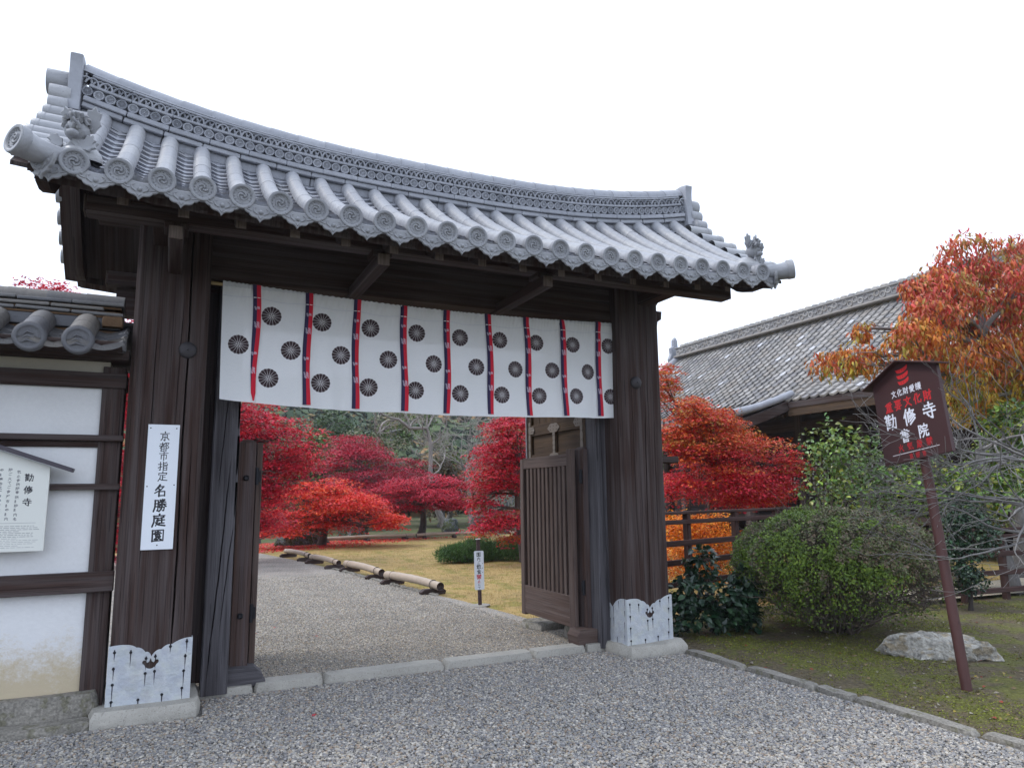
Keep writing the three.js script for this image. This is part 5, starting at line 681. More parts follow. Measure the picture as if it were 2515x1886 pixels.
function bend(a, b, n, k, sag = 0) { const l = []; const d = b.clone().sub(a), s = d.length() * k, o1 = V(rr(-1, 1), rr(-1, 1), rr(-1, 1)).multiplyScalar(s), o2 = V(rr(-1, 1), rr(-1, 1), rr(-1, 1)).multiplyScalar(s * 0.6); for (let i = 0; i <= n; i++) { const t = i / n, w = Math.sin(t * 3.1416); l.push(a.clone().lerp(b, t).addScaledVector(o1, w).addScaledVector(o2, Math.sin(t * 6.283)).add(V(0, -sag * w, 0))); } return l; }
const taper = (l, r0, r1) => l.map((_, i) => mix(r0, r1, i / (l.length - 1)));
function limbs(parent, base, top, r, blobs, mat, twigs = 3, name = 'trunk', wig = 0.08) {
  const T = bend(base, top, 8, wig), L = [tube(T, taper(T, r, r * 0.5).map((x, i) => x * (i === 0 ? 1.35 : 1)), 9)];
  for (const b of blobs) { const c = V(b[0], b[1], b[2]); let st = T.reduce((m, p) => (p.y < c.y + 0.2 && p.distanceTo(c) < m.distanceTo(c) ? p : m), T[Math.floor(T.length * 0.35)]); const q = bend(st, c, 7, 0.09, -0.05), d = st.distanceTo(c); L.push(tube(q, taper(q, r * clamp(0.45, 0.1, 0.7), r * 0.12), 6)); for (let i = 0; i < twigs; i++) { const e = c.clone().add(V(rr(-1, 1) * b[3], rr(-0.8, 0.8) * b[4], rr(-1, 1) * b[3] * 0.8)), w = bend(q[3 + (i % 4)], e, 5, 0.12); L.push(tube(w, taper(w, r * 0.12, r * 0.03), 4)); } }
  return mesh(name, merge(L), mat, parent);
}
function B(z, list, dz = 0) { return list.map(([x, y, rx, ry]) => [x, y, z + rr(-1, 1) * dz, rx, ry]); }
function scatter(l, n = 3, k = 0.58) { const o = []; for (const [x, y, z, rx, ry] of l) for (let i = 0; i < n; i++) o.push([x + rr(-0.6, 0.6) * rx, y + rr(-0.6, 0.6) * ry, z + rr(-0.7, 0.7) * rx, rx * k * rr(0.8, 1.2), ry * k * rr(0.7, 1.1)]); return o; }
function rebase(g, p) { g.position.add(p); for (const c of g.children) c.position.sub(p); return g; }
const CRIM = [[0.66, 0.008, 0.05, 5], [0.52, 0.006, 0.05, 3], [0.78, 0.02, 0.035, 3], [0.38, 0.006, 0.04, 1]], ORED = [[0.84, 0.055, 0.02, 4], [0.86, 0.13, 0.02, 3], [0.74, 0.02, 0.035, 3], [0.8, 0.04, 0.04, 2]], DCRIM = [[0.55, 0.018, 0.07, 4], [0.45, 0.016, 0.055, 3], [0.64, 0.03, 0.07, 2]], MIXED = [[0.72, 0.04, 0.05, 4], [0.8, 0.16, 0.025, 2], [0.58, 0.02, 0.05, 3], [0.45, 0.22, 0.04, 1], [0.4, 0.03, 0.05, 1]];
function maple(label, base, top, r, blobs, n, cols, size, o = {}) { const t = thing('maple_tree', label, 'tree', 'red maples'); const sc = scatter(blobs, 4, o.fill ?? 0.66); limbs(t, base, top, r, sc, o.bark ?? BARK, 2); crown(t, sc, n, mapleLeaf, LEAF, size, o.colf ?? (() => wpick(cols)), { sr: 0.75, out: 0.3, thick: 0.07, jit: 0.65, shell: 0.2, ...o }); return rebase(t, base); }
_s = 2024;
{
  const b1 = B(-13, [[1.97, 3.63, 0.71, 0.53], [2.45, 2.93, 0.95, 0.6], [1.85, 2.45, 0.7, 0.7], [2.71, 2.11, 0.83, 0.54], [2.16, 1.53, 0.7, 0.53], [1.65, 3.27, 0.59, 0.7], [2.41, 0.95, 0.7, 0.32], [1.76, 0.9, 0.46, 0.4], [3.04, 2.46, 0.54, 0.36], [0.69, 3.01, 0.91, 1.03], [-0.76, 3.54, 1.0, 1.33], [-1.8, 4.59, 0.98, 1.09], [-1.05, 1.89, 0.76, 1.08], [-2.66, 6.1, 0.6, 0.5], [-2.75, 6.2, 0.5, 0.45], [-1.01, 0.75, 0.5, 0.6], [-0.29, 5.4, 1.03, 0.8], [-2.2, 5.3, 0.8, 0.7]], 0.5);
  maple('tall crimson maple by the end of the gravel path, its boughs reaching the ground', V(0.4, 0, -13.6), V(0.1, 4.6, -13.2), 0.16, b1, 52000, CRIM, 0.062, { fill: 0.75 });
  maple('low spreading scarlet maple over the dark rock at the path end', V(4.6, 0, -18.2), V(4.9, 1.5, -17.3), 0.13, B(-17, [[4.28, 1.42, 1.09, 0.41], [5.31, 1.18, 1.19, 0.42], [5.92, 0.8, 0.9, 0.3], [3.6, 0.85, 1.0, 0.38], [4.74, 0.7, 1.17, 0.3], [3.06, 0.5, 0.71, 0.25], [6.38, 0.79, 0.53, 0.21], [4.41, 1.92, 0.88, 0.29]], 0.6), 25000, ORED, 0.062);
  maple('dark crimson dome shaped maple before the bare tree', V(6.6, 0, -22.6), V(6.8, 2.6, -22), 0.14, B(-22, [[6.58, 3.52, 1.1, 0.46], [6.22, 3.06, 1.45, 0.4], [7.14, 3.17, 1.01, 0.46], [7.9, 2.71, 1.3, 0.33], [6.42, 2.34, 1.45, 0.36], [5.69, 2.7, 0.72, 0.27], [7.3, 2.0, 1.3, 0.4], [6.4, 1.75, 1.2, 0.4], [8.6, 2.3, 0.9, 0.35]], 0.7), 24000, DCRIM, 0.06, { bark: BARKGREY, fill: 0.58 });
  maple('crimson maple with a thick trunk behind the far bamboo rail', V(9.0, 0, -21.2), V(8.9, 1.6, -20.4), 0.16, B(-20, [[7.71, 1.77, 1.21, 0.38], [8.8, 1.5, 1.23, 0.39], [8.43, 2.03, 1.23, 0.32], [9.54, 1.94, 0.71, 0.32], [8.08, 1.15, 0.87, 0.22], [9.17, 1.12, 0.88, 0.18], [7.19, 1.44, 0.86, 0.34], [10.2, 1.7, 0.7, 0.25], [6.5, 1.2, 0.9, 0.35], [9.9, 1.35, 0.7, 0.3]], 0.6), 24000, [...CRIM, ...DCRIM], 0.06);
  maple('red maple above the low green juniper, orange at its foot', V(7.7, 0, -9.4), V(7.5, 2.2, -9.1), 0.09, B(-9, [[6.97, 2.75, 0.54, 0.43], [6.67, 2.16, 0.53, 0.38], [7.14, 1.68, 0.59, 0.4], [6.49, 1.42, 0.38, 0.28], [6.89, 1.0, 0.58, 0.28], [6.6, 0.95, 0.42, 0.2], [7.26, 2.32, 0.54, 0.54], [7.24, 0.5, 0.37, 0.22], [7.52, 3.09, 0.44, 0.33], [8.38, 2.33, 0.89, 0.78], [7.2, 3.2, 0.5, 0.3]], 0.4), 36000, CRIM, 0.046, { fill: 0.75,  colf: (p) => (p.y < 0.75 && rnd() < 0.7 ? [0.6, 0.15, 0.015] : rnd() < 0.12 ? [0.3, 0.12, 0.03] : wpick(CRIM)) });
  maple('red and orange maple behind the rail fence beside the gate', V(8.6, 0, -3.9), V(8.5, 2.0, -3.5), 0.07, B(-3.5, [[7.72, 3.42, 0.25, 0.36], [7.79, 2.87, 0.39, 0.32], [8.28, 2.81, 0.48, 0.24], [8.79, 2.7, 0.53, 0.24], [9.3, 2.39, 0.49, 0.25], [9.66, 2.06, 0.37, 0.25], [8.05, 2.25, 0.55, 0.32], [8.63, 1.85, 0.64, 0.36], [9.46, 1.69, 0.45, 0.33], [7.81, 1.62, 0.47, 0.27], [9.96, 1.77, 0.25, 0.33], [9.01, 1.45, 0.57, 0.18], [7.57, 2.39, 0.31, 0.39]], 0.35), 58000, MIXED, 0.036, { fill: 0.82,  colf: (p) => wpick(p.y > 2.3 ? [[0.75, 0.19, 0.025, 3], [0.7, 0.07, 0.06, 3], [0.48, 0.24, 0.04, 2.5], [0.78, 0.1, 0.04, 2]] : p.y > 1.9 ? MIXED : [[0.66, 0.012, 0.035, 5], [0.55, 0.015, 0.05, 3], [0.8, 0.16, 0.025, 1.5]]) });
}
_s = 99;
{ // orange cherry on the far right
  const b = B(-1.5, [[13.12, 5.75, 0.38, 0.59], [13.58, 5.28, 0.51, 0.51], [12.2, 4.95, 0.49, 0.41], [11.39, 4.46, 0.47, 0.35], [12.74, 4.33, 0.66, 0.41], [10.73, 3.96, 0.45, 0.3], [9.75, 3.66, 0.45, 0.17], [10.25, 3.76, 0.42, 0.22], [13.49, 4.05, 0.59, 0.5], [11.88, 3.77, 0.56, 0.32], [14.35, 5.92, 0.26, 0.53], [10.44, 4.29, 0.19, 0.14], [11.48, 5.08, 0.2, 0.18], [13.76, 3.3, 0.34, 0.5], [12.93, 3.18, 0.49, 0.41], [12.5, 5.2, 0.5, 0.4], [14.3, 4.8, 0.7, 0.7], [14.4, 3.6, 0.6, 0.6]], 0.5), t = thing('cherry_tree', 'orange and red cherry tree with drooping leaves before the hall roof', 'tree');
  limbs(t, V(13.6, 0, -1.7), V(13.2, 4.2, -1.6), 0.14, b, BARKGREY, 4); crown(t, b, 20000, longLeaf, LEAF, 0.11, (p) => wpick(p.y > 4.4 ? [[0.58, 0.12, 0.07, 4], [0.64, 0.2, 0.05, 3], [0.4, 0.24, 0.07, 2], [0.65, 0.09, 0.08, 2]] : p.y > 3.6 ? [[0.62, 0.22, 0.03, 4], [0.58, 0.13, 0.05, 2], [0.46, 0.3, 0.05, 2]] : [[0.52, 0.34, 0.03, 3], [0.3, 0.3, 0.05, 2], [0.58, 0.2, 0.03, 1]]), { droop: true, per: 16, sr: 0.42, thick: 0.6, flat: 0.6, jit: 0.9, shell: 0.3 }); rebase(t, V(13.6, 0, -1.7));
}
function shrub(name, label, cat, base, top, r, blobs, n, geo, mat, size, colf, o = {}) { const t = thing(name, label, cat, o.group); limbs(t, base, top, r, blobs, o.bark ?? BARKDARK, o.twigs ?? 3, 'stem'); crown(t, blobs, n, geo, mat, size, colf, { name: 'foliage', per: 14, sr: 0.5, thick: 0.5, jit: 1, shell: 0.4, ...o }); return rebase(t, base); }
const GREENS = [[0.09, 0.17, 0.04, 4], [0.13, 0.21, 0.045, 3], [0.2, 0.27, 0.045, 2], [0.3, 0.32, 0.045, 1]];
shrub('camellia_bush', 'glossy green camellia before the lattice screens of the hall', 'shrub', V(10.9, 0, -2.7), V(10.8, 1.6, -2.5), 0.05, B(-2.5, [[9.77, 2.29, 0.35, 0.39], [10.18, 2.06, 0.47, 0.47], [11.1, 2.2, 0.45, 0.35], [11.29, 1.75, 0.57, 0.41], [12.06, 1.99, 0.42, 0.5], [9.91, 1.6, 0.47, 0.31], [11.98, 1.42, 0.5, 0.33], [10.9, 1.2, 0.8, 0.4]], 0.4), 3600, roundLeaf, GLOSSY, 0.08, () => wpick(GREENS), { bark: BARKGREY, sr: 0.8, thick: 0.8, twigs: 6 });
shrub('broadleaf_bush', 'yellow green broad leaved bush behind the sign pole', 'shrub', V(11.3, 0, -1.2), V(11.3, 1.0, -1.1), 0.05, B(-1, [[11.0, 1.57, 0.5, 0.36], [11.84, 1.71, 0.45, 0.37], [12.51, 2.02, 0.31, 0.54], [11.28, 1.21, 0.43, 0.25], [10.48, 1.72, 0.32, 0.35], [12.6, 2.6, 0.4, 0.4]], 0.3), 6500, roundLeaf, GLOSSY, 0.08, () => wpick([[0.14, 0.23, 0.04, 4], [0.22, 0.3, 0.04, 3], [0.36, 0.36, 0.04, 2], [0.09, 0.16, 0.04, 2]]));
shrub('dark_holly', 'dark green upright holly by the rail fence beyond the sign', 'shrub', V(9.5, 0, 0.05), V(9.5, 0.8, 0), 0.03, B(0, [[9.58, 1.03, 0.28, 0.34], [9.33, 0.71, 0.27, 0.27], [9.57, 0.43, 0.2, 0.18], [9.5, 1.3, 0.22, 0.2]], 0.1), 5500, roundLeaf, GLOSSY, 0.045, () => wpick([[0.025, 0.055, 0.03, 4], [0.035, 0.075, 0.035, 3], [0.05, 0.09, 0.03, 1]]));
shrub('enkianthus_bush', 'bright orange clipped bush behind the rail fence', 'shrub', V(7.3, 0, -2.7), V(7.3, 0.6, -2.6), 0.03, B(-2.6, [[6.97, 1.1, 0.32, 0.18], [7.5, 1.05, 0.38, 0.19], [7.75, 0.77, 0.29, 0.25], [7.12, 0.73, 0.38, 0.27], [7.55, 0.47, 0.38, 0.2], [6.75, 0.6, 0.3, 0.3]], 0.15), 15000, tinyLeaf, LEAF, 0.04, (p) => wpick(p.y > 0.7 ? [[0.88, 0.3, 0.01, 4], [0.86, 0.22, 0.01, 3], [0.8, 0.4, 0.03, 1]] : [[0.8, 0.26, 0.015, 3], [0.65, 0.15, 0.015, 2], [0.55, 0.38, 0.03, 1]]), { jit: 0.7 });
{ // broad leaved bush at the foot of the right post; its larger leaves are pieces of their own
  const b = B(-0.35, [[5.36, 0.42, 0.24, 0.2], [5.7, 0.36, 0.26, 0.24], [5.36, 0.2, 0.25, 0.15], [5.85, 0.2, 0.24, 0.14], [5.56, 0.78, 0.15, 0.18], [5.95, 0.5, 0.16, 0.22], [6.05, 0.25, 0.2, 0.18]], 0.14), t = shrub('aucuba_bush', 'dark glossy broad leaved bush against the white shod gate post', 'shrub', V(5.6, 0.05, -0.4), V(5.6, 0.5, -0.35), 0.025, b, 1500, roundLeaf, GLOSSY, 0.085, () => wpick([[0.022, 0.05, 0.028, 4], [0.03, 0.065, 0.03, 3]]), { per: 9, floor: 0.06 });
  const LM = [[0.028, 0.06, 0.032], [0.04, 0.08, 0.038], [0.022, 0.046, 0.03]].map((c) => phy({ color: C(...c), roughness: 0.32, side: THREE.DoubleSide, transmission: 0.08 }));
  for (let i = 0; i < 230; i++) { const q = pick(b), a = rr(0.3, 3.4), e = rr(-0.3, 1.3), d = V(-Math.cos(a) * Math.cos(e), Math.sin(e), Math.sin(a) * Math.cos(e)), m = mesh('leaf', roundLeaf, pick(LM), t); m.position.set(q[0] + d.x * q[3], Math.max(0.07, q[1] + d.y * q[4]), q[2] + d.z * q[3]).sub(t.position); const f = d.clone().add(V(rr(-0.8, 0.8), rr(-0.9, 0.3), rr(-0.8, 0.8))).normalize(), n = UP.clone().addScaledVector(d, 0.6); n.addScaledVector(f, -n.dot(f)).normalize(); m.quaternion.setFromRotationMatrix(new THREE.Matrix4().makeBasis(n.clone().cross(f), n, f)); m.scale.setScalar(rr(0.08, 0.125)); }
}
{ // clipped azalea
  const base = V(6.95, 0.03, 0.2), t = thing('clipped_azalea', 'large rounded clipped azalea bush on the moss, bare stems below', 'shrub'), ms = [], cs = [], R = 1.12, cy = 0.7, ryT = 0.66, ryB = 0.42;
  const rad = (d) => 1 + 0.1 * (n3(d.x * 2.2 + 7, d.y * 2.2 + 3, d.z * 2.2 + 5) - 0.5) * 2 + 0.06 * (n3(d.x * 7 + 12, d.y * 7 + 10, d.z * 7 + 11) - 0.5) * 2 + 0.05 * (n3(d.x * 18 + 32, d.y * 18 + 30, d.z * 18 + 31) - 0.5) * 2;
  while (ms.length < 50000) {
    const d = V(rr(-1, 1), rr(-1, 1), rr(-1, 1)); if (d.lengthSq() > 1) continue; d.normalize(); if (d.y < -0.2 && rnd() < 0.35 - d.y * 0.6) continue; const dens = n3(d.x * 5 + 11, d.y * 5 + 12, d.z * 5 + 19), thin = n3(d.x * 2 + 24, d.y * 2 + 28, d.z * 2 + 21) - 0.3 * d.x + 0.25 * d.y; if ((dens < 0.45 && rnd() < 0.7) || (thin < 0.42 && rnd() < 0.6)) continue;
    const k = rad(d) * (1 - Math.pow(rnd(), 2.2) * (d.y < 0 ? 0.5 : 0.22)), p = V(d.x * R * k, cy + d.y * (d.y > 0 ? ryT : ryB + 0.26) * k, d.z * R * k).add(base); if (p.y < 0.12) continue;
    const n = d.clone().multiplyScalar(0.8).add(V(rr(-1, 1), rr(-0.4, 1.2), rr(-1, 1))).normalize(), f = V(rr(-1, 1), rr(-0.3, 1), rr(-1, 1)); f.addScaledVector(n, -f.dot(n)).normalize(); const s = rr(0.02, 0.042);
    ms.push(new THREE.Matrix4().makeBasis(n.clone().cross(f).multiplyScalar(s), n.multiplyScalar(s), f.multiplyScalar(s)).setPosition(p)); const h = n3(d.x * 3 + 4, d.y * 3 + 8, d.z * 3 + 1) - 0.22 * d.x - 0.05, c = h > 0.5 ? wpick([[0.17, 0.26, 0.035, 4], [0.24, 0.33, 0.045, 2], [0.12, 0.19, 0.04, 2]]) : wpick([[0.2, 0.2, 0.09, 3], [0.24, 0.19, 0.13, 3], [0.13, 0.18, 0.05, 3], [0.3, 0.21, 0.13, 1]]), j = rr(0.75, 1.3); cs.push(C(c[0] * j, c[1] * j, c[2] * j));
  }
  inst('foliage', tinyLeaf, LEAF, ms, cs, t);
  const L = []; for (let i = 0; i < 150; i++) { const a = rr(0, 6.283), e = rr(0.05, 1.4), d = V(Math.cos(a) * Math.cos(e), Math.sin(e), Math.sin(a) * Math.cos(e)), s = base.clone().add(V(Math.cos(a) * rr(0.02, 0.22), 0, Math.sin(a) * rr(0.02, 0.22))), m = V(d.x * R * 0.85, 0.35 + d.y * 0.9, d.z * R * 0.85).add(base), q = bend(s, m, 7, 0.12); L.push(tube(q, taper(q, rr(0.006, 0.016), 0.003), 5)); for (let k = 0; k < 8; k++) { const e2 = q[3 + (k % 5)], w = bend(e2, e2.clone().add(V(rr(-0.25, 0.25), rr(0, 0.3), rr(-0.25, 0.25)).addScaledVector(d, 0.16)), 3, 0.15); L.push(tube(w, taper(w, 0.005, 0.0018), 4)); } }
  for (let i = 0; i < 2600; i++) { const d = V(rr(-1, 1), rr(-0.5, 1), rr(-1, 1)).normalize(), k = rad(d), at = (q, j) => V(d.x * R * q + rr(-j, j), cy + d.y * (d.y > 0 ? ryT : ryB + 0.26) * q + rr(-j, j), d.z * R * q + rr(-j, j)).add(base), w = [at(k * rr(0.72, 0.86), 0.04), at(k * 0.92, 0.03), at(k * rr(0.98, 1.03), 0.03)]; L.push(tube(w, [0.0035, 0.0026, 0.0015], 3)); }
  mesh('stem', merge(L), bark(0.24, 0.19, 0.16), t); rebase(t, base);
}
// juniper on the lawn
shrub('low_juniper', 'low bright green juniper on the lawn under the red maple', 'shrub', V(7, 0, -10.3), V(7, 0.1, -10.3), 0.02, B(-10.3, [[6.31, 0.16, 0.5, 0.2], [6.98, 0.2, 0.6, 0.26], [7.66, 0.16, 0.6, 0.26], [6.6, 0.15, 0.5, 0.2]], 0.2), 15000, needle, LEAF, 0.13, () => wpick([[0.07, 0.15, 0.03, 4], [0.1, 0.2, 0.04, 3], [0.05, 0.1, 0.03, 2]]), { jit: 1.2, hang: -1.2, floor: 0.02, per: 20, sr: 0.3 });
// bare trees
function twigs(L, p, dir, len, r, depth, wig, up, min = 0.004, forks = 2) {
  const n = 5, l = [p.clone()], d = dir.clone(); for (let i = 0; i < n; i++) { d.add(V(rr(-1, 1), rr(-1, 1) + up, rr(-1, 1)).multiplyScalar(wig)).normalize(); l.push(l[i].clone().addScaledVector(d, len / n)); }
  L.push(tube(l, taper(l, r, Math.max(min, r * 0.62)), depth > 2 ? 7 : 4)); if (!depth) return;
  for (let i = 0; i < forks + (rnd() < 0.5 ? 1 : 0); i++) { const k = i === 0 ? n : 2 + Math.floor(rnd() * (n - 1)), nd = d.clone().add(V(rr(-1, 1), rr(-0.7, 0.9), rr(-1, 1)).multiplyScalar(i ? 0.95 : 0.4)).normalize(); twigs(L, l[k], nd, len * rr(0.62, 0.86), Math.max(min, r * (i ? 0.5 : 0.6)), depth - 1, wig, up, min, forks); }
}
const reseed = (n) => { _s = n; };
function bare(label, base, dirs, mat, group, name = 'bare_tree') { const t = thing(name, label, 'tree', group), L = []; for (const f of dirs) f(L); mesh('trunk', merge(L), mat, t); return rebase(t, base); }
{
  const T = [[11.48, -0.05], [10.92, 1.17], [10.69, 2.42], [10.68, 3.89], [10.5, 4.63], [9.68, 4.61], [9.14, 5.01], [8.6, 4.9]].map(([x, y]) => V(x, y, -25));
  bare('pale leafless tree with a twisted limb behind the crimson maples', V(11.48, 0, -25), [(L) => { L.push(tube(T, [0.2, 0.13, 0.1, 0.09, 0.085, 0.08, 0.06, 0.03], 9)); for (const [i, dx, dy] of [[3, 0.8, 0.5], [4, 0.2, 1], [5, 0.1, 1], [6, -1, 0.3], [7, -1, -0.2], [2, 1, 0.4], [4, 0.7, 0.8], [3, -0.6, 0.9], [5, -0.4, 0.9]]) twigs(L, T[i], V(dx, dy, rr(-0.4, 0.4)).normalize(), rr(1.0, 1.5), 0.045, 4, 0.34, 0.1, 0.009); }], BARKPALE, 'leafless trees behind the lawn');
  bare('grey leafless tree with dense fine twigs behind the lawn', V(13.5, 0, -27), [(L) => { const q = bend(V(13.5, 0, -27), V(13.2, 3, -27), 6, 0.1); L.push(tube(q, taper(q, 0.13, 0.08), 8)); for (let i = 0; i < 9; i++) twigs(L, q[2 + (i % 5)], V(rr(-1, 1), rr(0.2, 1), rr(-0.5, 0.5)).normalize(), rr(1.1, 1.6), 0.045, 4, 0.27, 0.06, 0.009); }], BARKPALE, 'leafless trees behind the lawn');
  bare('arching leafless weeping tree beside the red maple', V(9.6, 0, -13.4), [(L) => { const q = bend(V(9.6, 0, -13.4), V(9.3, 3.6, -13.2), 6, 0.06); L.push(tube(q, taper(q, 0.13, 0.08), 8)); for (let i = 0; i < 34; i++) { const s = q[4 + (i % 3)], a = rr(1.6, 4.7), w = rr(0.8, 2.0), top = s.clone().add(V(Math.cos(a) * w * 0.5, rr(0.3, 1.1), Math.sin(a) * w * 0.5)), end = s.clone().add(V(Math.cos(a) * w, rr(-2.0, 0.2), Math.sin(a) * w * 0.7)); const c = new THREE.QuadraticBezierCurve3(s, top, end).getPoints(9); L.push(tube(c, taper(c, 0.022, 0.006), 4)); for (let k = 0; k < 3; k++) { const e = c[4 + k * 2], c2 = new THREE.QuadraticBezierCurve3(e, e.clone().add(V(rr(-0.3, 0.2), 0.1, rr(-0.3, 0.3))), e.clone().add(V(rr(-0.5, 0.3), rr(-0.9, -0.2), rr(-0.3, 0.3)))).getPoints(5); L.push(tube(c2, taper(c2, 0.009, 0.004), 4)); } } }], BARKPALE, 'leafless trees behind the lawn');
  bare('thin leafless sapling standing on the lawn edge', V(11.6, 0, -19.6), [(L) => { for (let i = 0; i < 3; i++) twigs(L, V(11.6, 0, -19.6), V(rr(-0.15, 0.15), 1, 0).normalize(), 1.0, 0.03, 3, 0.14, 0.2, 0.006); }], BARKPALE, 'leafless trees behind the lawn');
  reseed(4242);
  bare('grey leafless plum tree with twigs crossing before the brown sign', V(6.85, 0, 2.6), [(L) => { const q = bend(V(6.85, 0, 2.6), V(6.8, 2.15, 2.5), 7, 0.05); L.push(tube(q, taper(q, 0.11, 0.06), 9)); for (const [i, dx, dy, dz, len, r] of [[6, -0.95, 0.02, -0.25, 0.62, 0.02], [7, -0.9, 0.25, -0.3, 0.6, 0.02], [7, -0.8, 0.5, 0.1, 0.55, 0.016], [6, -0.85, -0.05, 0.15, 0.55, 0.017], [7, -1, 0.1, 0, 0.62, 0.018], [5, -0.9, 0.2, -0.5, 0.6, 0.018], [7, -0.5, 0.55, -0.5, 0.6, 0.016], [6, -0.7, 0.15, -0.7, 0.55, 0.016], [5, -0.8, 0.12, 0.3, 0.5, 0.015], [6, -0.9, 0.1, -0.15, 0.6, 0.017], [5, -0.95, 0.05, -0.35, 0.6, 0.017], [6, -0.8, 0.3, 0.35, 0.5, 0.015]]) twigs(L, q[i - 1], V(dx, dy - 0.14, dz).normalize(), len, r * 0.9, 4, 0.16, -0.01, 0.002, 2); }], BARKGREY, null, 'plum_tree');
  bare('leaning grey trunk beside the rail fence on the right', V(11.6, 0, -0.6), [(L) => { const q = bend(V(11.6, 0, -0.6), V(11.3, 2.2, -0.7), 7, 0.05); L.push(tube(q, taper(q, 0.12, 0.07), 8)); for (let i = 0; i < 7; i++) twigs(L, q[4 + (i % 4)], V(rr(-1, 0.6), rr(0, 1), rr(-0.3, 1)).normalize(), rr(0.6, 0.9), 0.03, 4, 0.22, 0.02, 0.004); }], BARKGREY, null, 'bare_tree');
}
// evergreen trees and scrub behind the lawn
{
  const kinds = [[[0.05, 0.085, 0.03, 4], [0.08, 0.12, 0.035, 3], [0.12, 0.15, 0.04, 1]], [[0.2, 0.19, 0.11, 4], [0.25, 0.22, 0.15, 3], [0.15, 0.17, 0.075, 2]], [[0.16, 0.19, 0.04, 3], [0.1, 0.14, 0.035, 3]], [[0.2, 0.12, 0.06, 3], [0.14, 0.11, 0.06, 3]]];
  const names = ['dark evergreen tree', 'dull grey green scrubby tree', 'yellow green leafy tree', 'brownish thinning tree'];
  const spots = [[3.5, -27, 5.2, 1.9, 0], [7.2, -31, 5.6, 2.0, 2], [10.5, -33, 6.6, 2.6, 1], [14.5, -33, 6.8, 2.6, 1], [18.5, -32, 6.5, 2.4, 0], [5.2, -36, 6.6, 2.4, 1], [13, -39, 7.6, 2.6, 2], [21.5, -36, 7.6, 2.6, 1], [9, -40, 7.6, 2.6, 0], [17, -28.5, 4.6, 1.9, 0], [12.6, -29, 3.6, 1.7, 3], [15.6, -30, 4.2, 1.8, 2], [0.5, -30, 5.4, 2.0, 2], [-4, -26, 5, 2.0, 0], [24, -30, 7.6, 2.6, 0], [28.5, -33, 10.2, 2.2, 2], [8.2, -28, 2.6, 1.5, 1], [20.5, -26, 4.4, 1.7, 0]];
  for (const [x, z, h, r, k] of spots) {
    const t = thing('background_tree', names[k] + ' in the wood behind the lawn', 'tree', names[k] + 's behind the lawn'), b = []; for (let i = 0; i < 9; i++) { const a = rr(0, 6.283), q = rr(0.2, 0.8) * r; b.push([x + Math.cos(a) * q, rr(0.22, 0.88) * h, z + Math.sin(a) * q, r * rr(0.38, 0.6), r * rr(0.28, 0.45)]); }
    limbs(t, V(x, 0, z), V(x + rr(-0.4, 0.4), h * 0.75, z), 0.16, b, k === 1 ? BARKPALE : BARKGREY, k === 1 ? 6 : 2); crown(t, b, k === 1 ? 3600 : 5200, k === 2 ? roundLeaf : tinyLeaf, LEAF, k === 1 ? 0.16 : 0.2, () => wpick(kinds[k]), { per: 26, sr: 0.4, thick: 0.5, jit: 1 }); rebase(t, V(x, 0, z));
  }
  // wooded hill
  const hh = (x, z) => { const d = -z; return 26 * sst(48, 165, d + 0.1 * x) * (0.75 + 0.5 * fbm((x + 300) / 700, (z + 400) / 700, 9, 9, 3, 95)) - 0.6 - 0.05 * Math.max(0, x - 60) * sst(48, 165, d); };
  struct(mesh('hill', sheet(-160, 190, -300, -46, 50, 40, hh, 0.1), std({ map: soilMap, color: C(0.6, 0.7, 0.5), roughness: 1 })));
  const clump = (() => { const L = []; for (let i = 0; i < 130; i++) { const d = V(rr(-1, 1), rr(-0.6, 1), rr(-1, 1)).normalize(), k = rr(0.7, 1), s = rr(0.12, 0.22), n = d.clone().add(V(rr(-0.6, 0.6), rr(0, 0.9), rr(-0.6, 0.6))).normalize(), a = n.clone().cross(V(rr(-1, 1), 0.3, rr(-1, 1))).normalize(), b = n.clone().cross(a), c = d.clone().multiplyScalar(k); L.push(c.clone().addScaledVector(a, s), c.clone().addScaledVector(b, s), c.clone().addScaledVector(a, -s), c.clone().addScaledVector(a, s), c.clone().addScaledVector(a, -s), c.clone().addScaledVector(b, -s * 0.8)); } return tris(L); })();
  const ms = [], cs = []; for (let i = 0; i < 2300; i++) { const d = 46 + 130 * Math.pow(rnd(), 0.8), x = rr(-0.75, 1.15) * d * 0.9, z = -d, r = rr(2.0, 3.6), y = hh(x, z); ms.push(M4(V(x, y + r * 0.9, z), Q(rr(-0.2, 0.2), rr(0, 6.3), 0), V(r, r * rr(0.9, 1.4), r))); const c = wpick([[0.05, 0.08, 0.035, 5], [0.075, 0.105, 0.04, 4], [0.1, 0.12, 0.04, 2], [0.2, 0.12, 0.045, 1.6], [0.24, 0.17, 0.06, 1]]), j = rr(0.75, 1.25); cs.push(C(c[0] * j, c[1] * j, c[2] * j)); }
  tag(inst('hillside_wood', clump, std({ roughness: 0.9, side: THREE.DoubleSide }), ms, cs), 'far wooded hillside of green and rust coloured trees', 'forest');
}
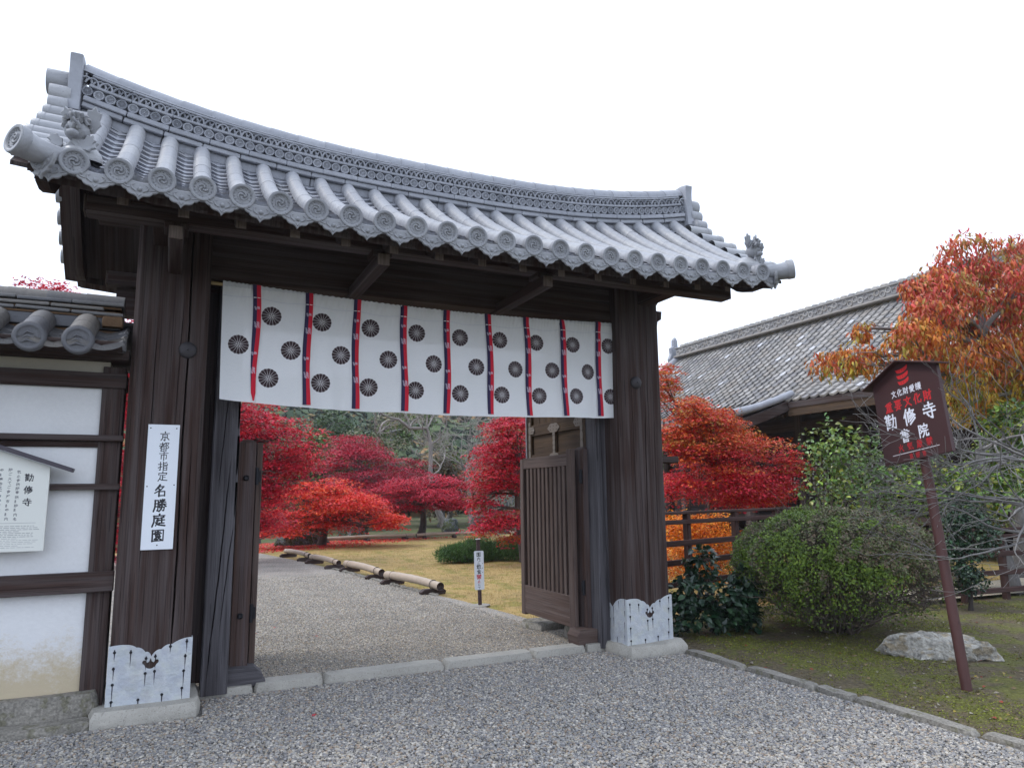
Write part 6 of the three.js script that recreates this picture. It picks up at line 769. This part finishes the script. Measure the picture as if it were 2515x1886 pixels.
// fallen leaves, tufts and litter
function litter(name, n, place, geo, size, cols, label, mat = LEAF, cat = 'leaf litter', tilt = 0.5) { const ms = [], cs = []; while (ms.length < n) { const p = place(); if (!p) continue; ms.push(M4(p, Q(rr(-tilt, tilt), rr(0, 6.283), rr(-tilt, tilt)), size * rr(0.6, 1.3))); const c = wpick(cols), j = rr(0.7, 1.25); cs.push(C(c[0] * j, c[1] * j, c[2] * j)); } tag(inst(name, geo, mat, ms, cs), label, cat); }
litter('fallen_maple_leaves', 6000, () => { const z = rr(-20.2, -15.6), x = rr(1.5, 11), k = mix(2.2, 8.5, (-15.6 - z) / 4.6); return x < k + rr(-1, 2.2) && z < -15.8 - 0.25 * Math.max(0, x - 2.6) + rr(-0.5, 0.3) ? V(x, 0.025, z) : null; }, mapleLeaf, 0.05, ORED.concat(CRIM), 'carpet of fallen red maple leaves at the lawn edge');
litter('lawn_tufts', 42000, () => { const z = -1.7 - 16 * Math.pow(rnd(), 1.6), x = rr(3.2, 15); return x > mix(4.4, 3.0, -z / 14) + 0.05 ? V(x, 0.0, z) : null; }, needle.clone().rotateX(-1.3), 0.035, [[0.42, 0.29, 0.1, 4], [0.36, 0.25, 0.08, 3], [0.26, 0.2, 0.06, 2]], 'short straw coloured grass of the lawn', std({ roughness: 1, side: THREE.DoubleSide }), 'grass');
litter('moss_tufts', 46000, () => { const z = rr(-1.2, 4.6), x = rr(4.9, 10.5); return vn(x * 1.6 + 40, z * 1.6 + 40, 256, 256, 3) * 0.7 + vn(x * 5 + 40, z * 5 + 40, 256, 256, 4) * 0.3 > 0.53 + rr(-0.08, 0.08) ? V(x, 0.05 + 0.05 * rnd() * 0.3 + 0.0, z).setY(-0.012 + sst(4.78, 5.3, x) * (0.02 + 0.05 * fbm((x + 30) / 40, (z + 30) / 40, 30, 30, 3, 60)) + 0.002) : null; }, tinyLeaf, 0.015, [[0.15, 0.17, 0.02, 4], [0.21, 0.23, 0.025, 3], [0.13, 0.11, 0.03, 2]], 'tufts of yellow green moss on the ground by the sign', std({ roughness: 1, side: THREE.DoubleSide }), 'moss', 1.0);
litter('moss_litter', 2600, () => { const z = rr(-1.4, 4.6), x = rr(4.95, 11); return V(x, 0.006 - 0.012 + sst(4.78, 5.3, x) * (0.02 + 0.05 * fbm((x + 30) / 40, (z + 30) / 40, 30, 30, 3, 60)), z); }, roundLeaf, 0.032, [[0.2, 0.13, 0.07, 4], [0.28, 0.2, 0.1, 3], [0.38, 0.33, 0.26, 2], [0.35, 0.06, 0.03, 0.6], [0.4, 0.3, 0.05, 0.6]], 'dead leaves scattered over the moss');
{ const M = std({ color: C(0.45, 0.02, 0.03), roughness: 0.7, side: THREE.DoubleSide }); [[1.05, 0.55], [1.25, -3.2], [1.0, -2.9], [2.05, -3.4], [0.9, -2.2], [1.6, -2.4]].forEach(([x, z]) => { const m = mesh('fallen_leaf', mapleLeaf, M); m.position.set(x, z > 0 ? 0.022 : 0.034, z); m.scale.setScalar(0.035); m.rotation.set(rr(-0.2, 0.2), rr(0, 6), rr(-0.2, 0.2)); tag(m, z > 0 ? 'single red leaf lying on the forecourt gravel' : 'single red leaf lying on the path gravel inside the gate', 'leaf', z > 0 ? undefined : 'red leaves on the path'); }); }
// pale path beyond the right fence
struct(mesh('garden_path', polySheet([[9.2, -0.55], [16, -0.1], [16, -1.4], [9.4, -1.5]], 0.085, 0.9), std({ color: C(0.62, 0.55, 0.42), map: gravelMap, roughness: 1 })));
rebase(gate, V(GX, 0, -0.27));

scene.fog = new THREE.FogExp2(0xdfe6f2, 0.0006);
renderer.render(scene, camera);
